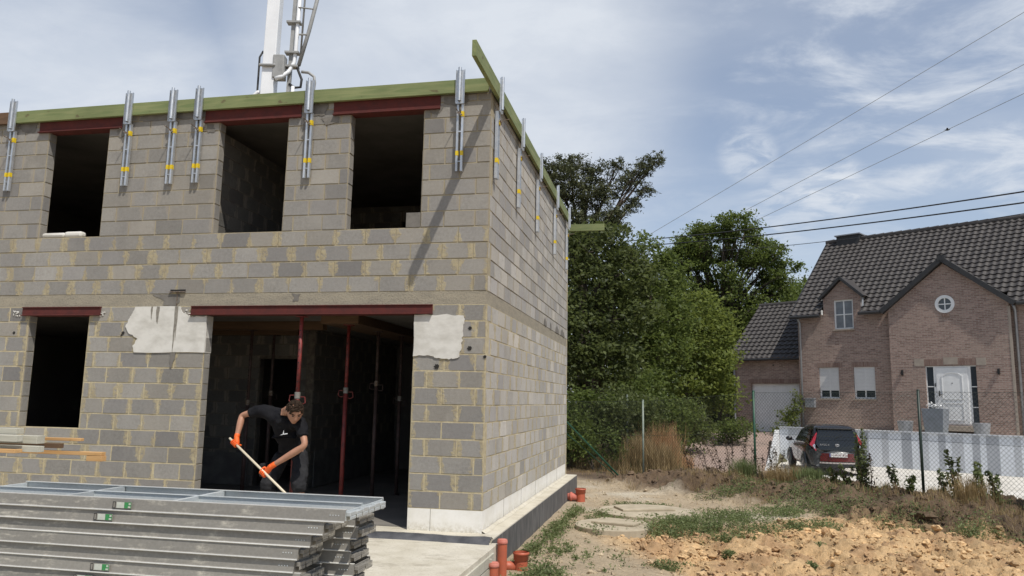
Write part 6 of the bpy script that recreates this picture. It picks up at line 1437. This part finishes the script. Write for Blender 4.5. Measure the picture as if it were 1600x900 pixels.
# shirt
sv = [(*J['wai'],.150),(*jl('wai','che',.5),.155),(*J['che'],.170),(*jl('che','nk0',.92),.086),(*J['rs'],.086),(*jl('rs','re',.45),.074),(*jl('rs','re',.66),.072),(*J['ls'],.086),(*jl('ls','le',.45),.074),(*jl('ls','le',.68),.072),(*jl('pel','wai',.3),.150)]
skin('t_shirt', sv, [(10,0),(0,1),(1,2),(2,3),(2,4),(4,5),(5,6),(2,7),(7,8),(8,9)], MT['shirt'], man, 3, 0, .016)
def hang(name, poly, mat): MB().add([tuple(Vector(p)-MO) for p in poly], [tuple(range(len(poly)))]).build(name, mat, man)
# logo on the chest
b = MB(); lc = Vector((-2.33,-.615,1.085))-MO
b.add([tuple(lc+Vector(p)) for p in ((-.04,-.01,-.012),(.05,.0,.004),(.05,.0,.014),(.0,-.005,.006))], [(0,1,2,3)]); b.add([tuple(lc+Vector(p)) for p in ((-.005,-.01,.0),(.012,-.01,.0),(.006,-.01,.05))], [(0,1,2)]); b.build('shirt_logo', MT['white'], man)
# shorts, belt
pv = [(*jl('pel','wai',.35),.142),(*J['pel'],.150),(*J['rh'],.122),(*jl('rh','rk',.5),.105),(*jl('rh','rk',1.0),.096),(*J['lh'],.122),(*jl('lh','lk',.5),.105),(*jl('lh','lk',1.0),.096),(*jl('rk','ra',.45),.085),(*jl('lk','la',.22),.085)]
skin('work_shorts', pv, [(0,1),(1,2),(2,3),(3,4),(1,5),(5,6),(6,7),(4,8),(7,9)], MT['shorts'], man, 3, 0, .018)
b = MB(); b.box((-2.735-MO.x,-.28-MO.y,.56-MO.z),(-2.80-MO.x,-.12-MO.y,.72-MO.z)); b.build('cargo_pocket', MT['shorts'], man, bevel=.02)
for s_, nm in ((0,'ra'),(1,'la')):
    toe = J['rt'] if s_ == 0 else J['lt']; a_ = Vector(J[nm]); q_ = Vector(toe)
    skin('work_boot', [(a_.x,a_.y,a_.z+.10,.055),(a_.x,a_.y,a_.z,.058),(a_.x,a_.y+.03,.035,.052),((a_.x+q_.x)/2,(a_.y+q_.y)/2,.03,.050),(q_.x,q_.y,.02,.042)], [(0,1),(1,2),(1,3),(3,4)], MT['black'], man, 1)
# broom
HA = Vector((-3.03,-.46,.955)); HB = Vector((-2.58,-.56,.635)); dv = (HB-HA).normalized(); p0 = HA-dv*.10
tfl = (p0.z-.02)/(-dv.z); p1 = p0+dv*tfl
br = empty('broom', p1+Vector((.12,0,0)), 'broom with a pale wooden handle held in both orange gloves', 'broom')
MB().tube([p0-p1, Vector((0,0,.05))], .0135, 12).build('handle', MT['handle'], br, True)
MB().box((-.045,-.24,.02),(.045,.24,.06)).build('broom_head', MT['handle'], br, bevel=.008)
b = MB()
for k in range(160): x_, y_ = random.uniform(-.04,.04), random.uniform(-.23,.23); b.beam((x_,y_,.02),(x_*1.3,y_*1.03,-.05),.006,.006)
b.build('bristles', MT['bristle'], br)
# gloved hands: palm chain plus five fingers wrapped round the handle
def hand(wrist, grip, axis_, thumb_sign, side_):
    wrist = Vector(wrist); ax = Vector(axis_).normalized(); out_ = (grip-wrist); out_ -= ax*out_.dot(ax); out_.normalize(); nrm = ax.cross(out_)*side_   # palm sits on +nrm side of the shaft
    V = []; E_ = []
    def chain(pts, rads):
        o_ = len(V)
        for p, r in zip(pts, rads): V.append((*p, r))
        for i in range(len(pts)-1): E_.append((o_+i, o_+i+1))
        return o_
    pc = grip+nrm*.034-out_*.030
    chain([wrist-(pc-wrist).normalized()*.035, wrist, wrist.lerp(pc, .55), pc, pc+out_*.030], [.036,.033,.038,.040,.030])
    hands = []
    g_ = skin('glove', V, E_, MT['glove'], man, 1)
    for i, (off, ln) in enumerate(((-.034,.9),(-.011,1.),(.012,.96),(.034,.8))):
        r0 = pc+out_*.024+ax*off; pts = [r0]
        for k, an in enumerate((65, 120, 185, 240)):
            a = R(an*ln if k > 1 else an); rr = .026
            pts.append(grip+ax*off+(nrm*math.cos(a)+out_*math.sin(a))*rr)
        skin('finger', [(*p, r) for p, r in zip(pts, (.012,.0115,.0105,.0100,.0085))], [(k, k+1) for k in range(4)], MT['glove'], g_, 1)
    tb = pc-out_*.012+ax*.030*thumb_sign
    pts = [tb, tb+ax*.026*thumb_sign-out_*.010-nrm*.010, grip-out_*.024+ax*.050*thumb_sign+nrm*.002, grip-out_*.010-nrm*.024+ax*.040*thumb_sign]
    skin('thumb', [(*p, r) for p, r in zip(pts, (.014,.0125,.0115,.0095))], [(k, k+1) for k in range(3)], MT['glove'], g_, 1)
hand(J['rw'], HA, dv, 1, 1); hand(J['lw'], HB, dv, -1, 1)
for nm, a_ in (('rw','re'),('lw','le')):
    skin('glove_cuff', [(*jl(nm,a_,-.08),.034),(*jl(nm,a_,.22),.037)], [(0,1)], MT['glove'], man, 1)
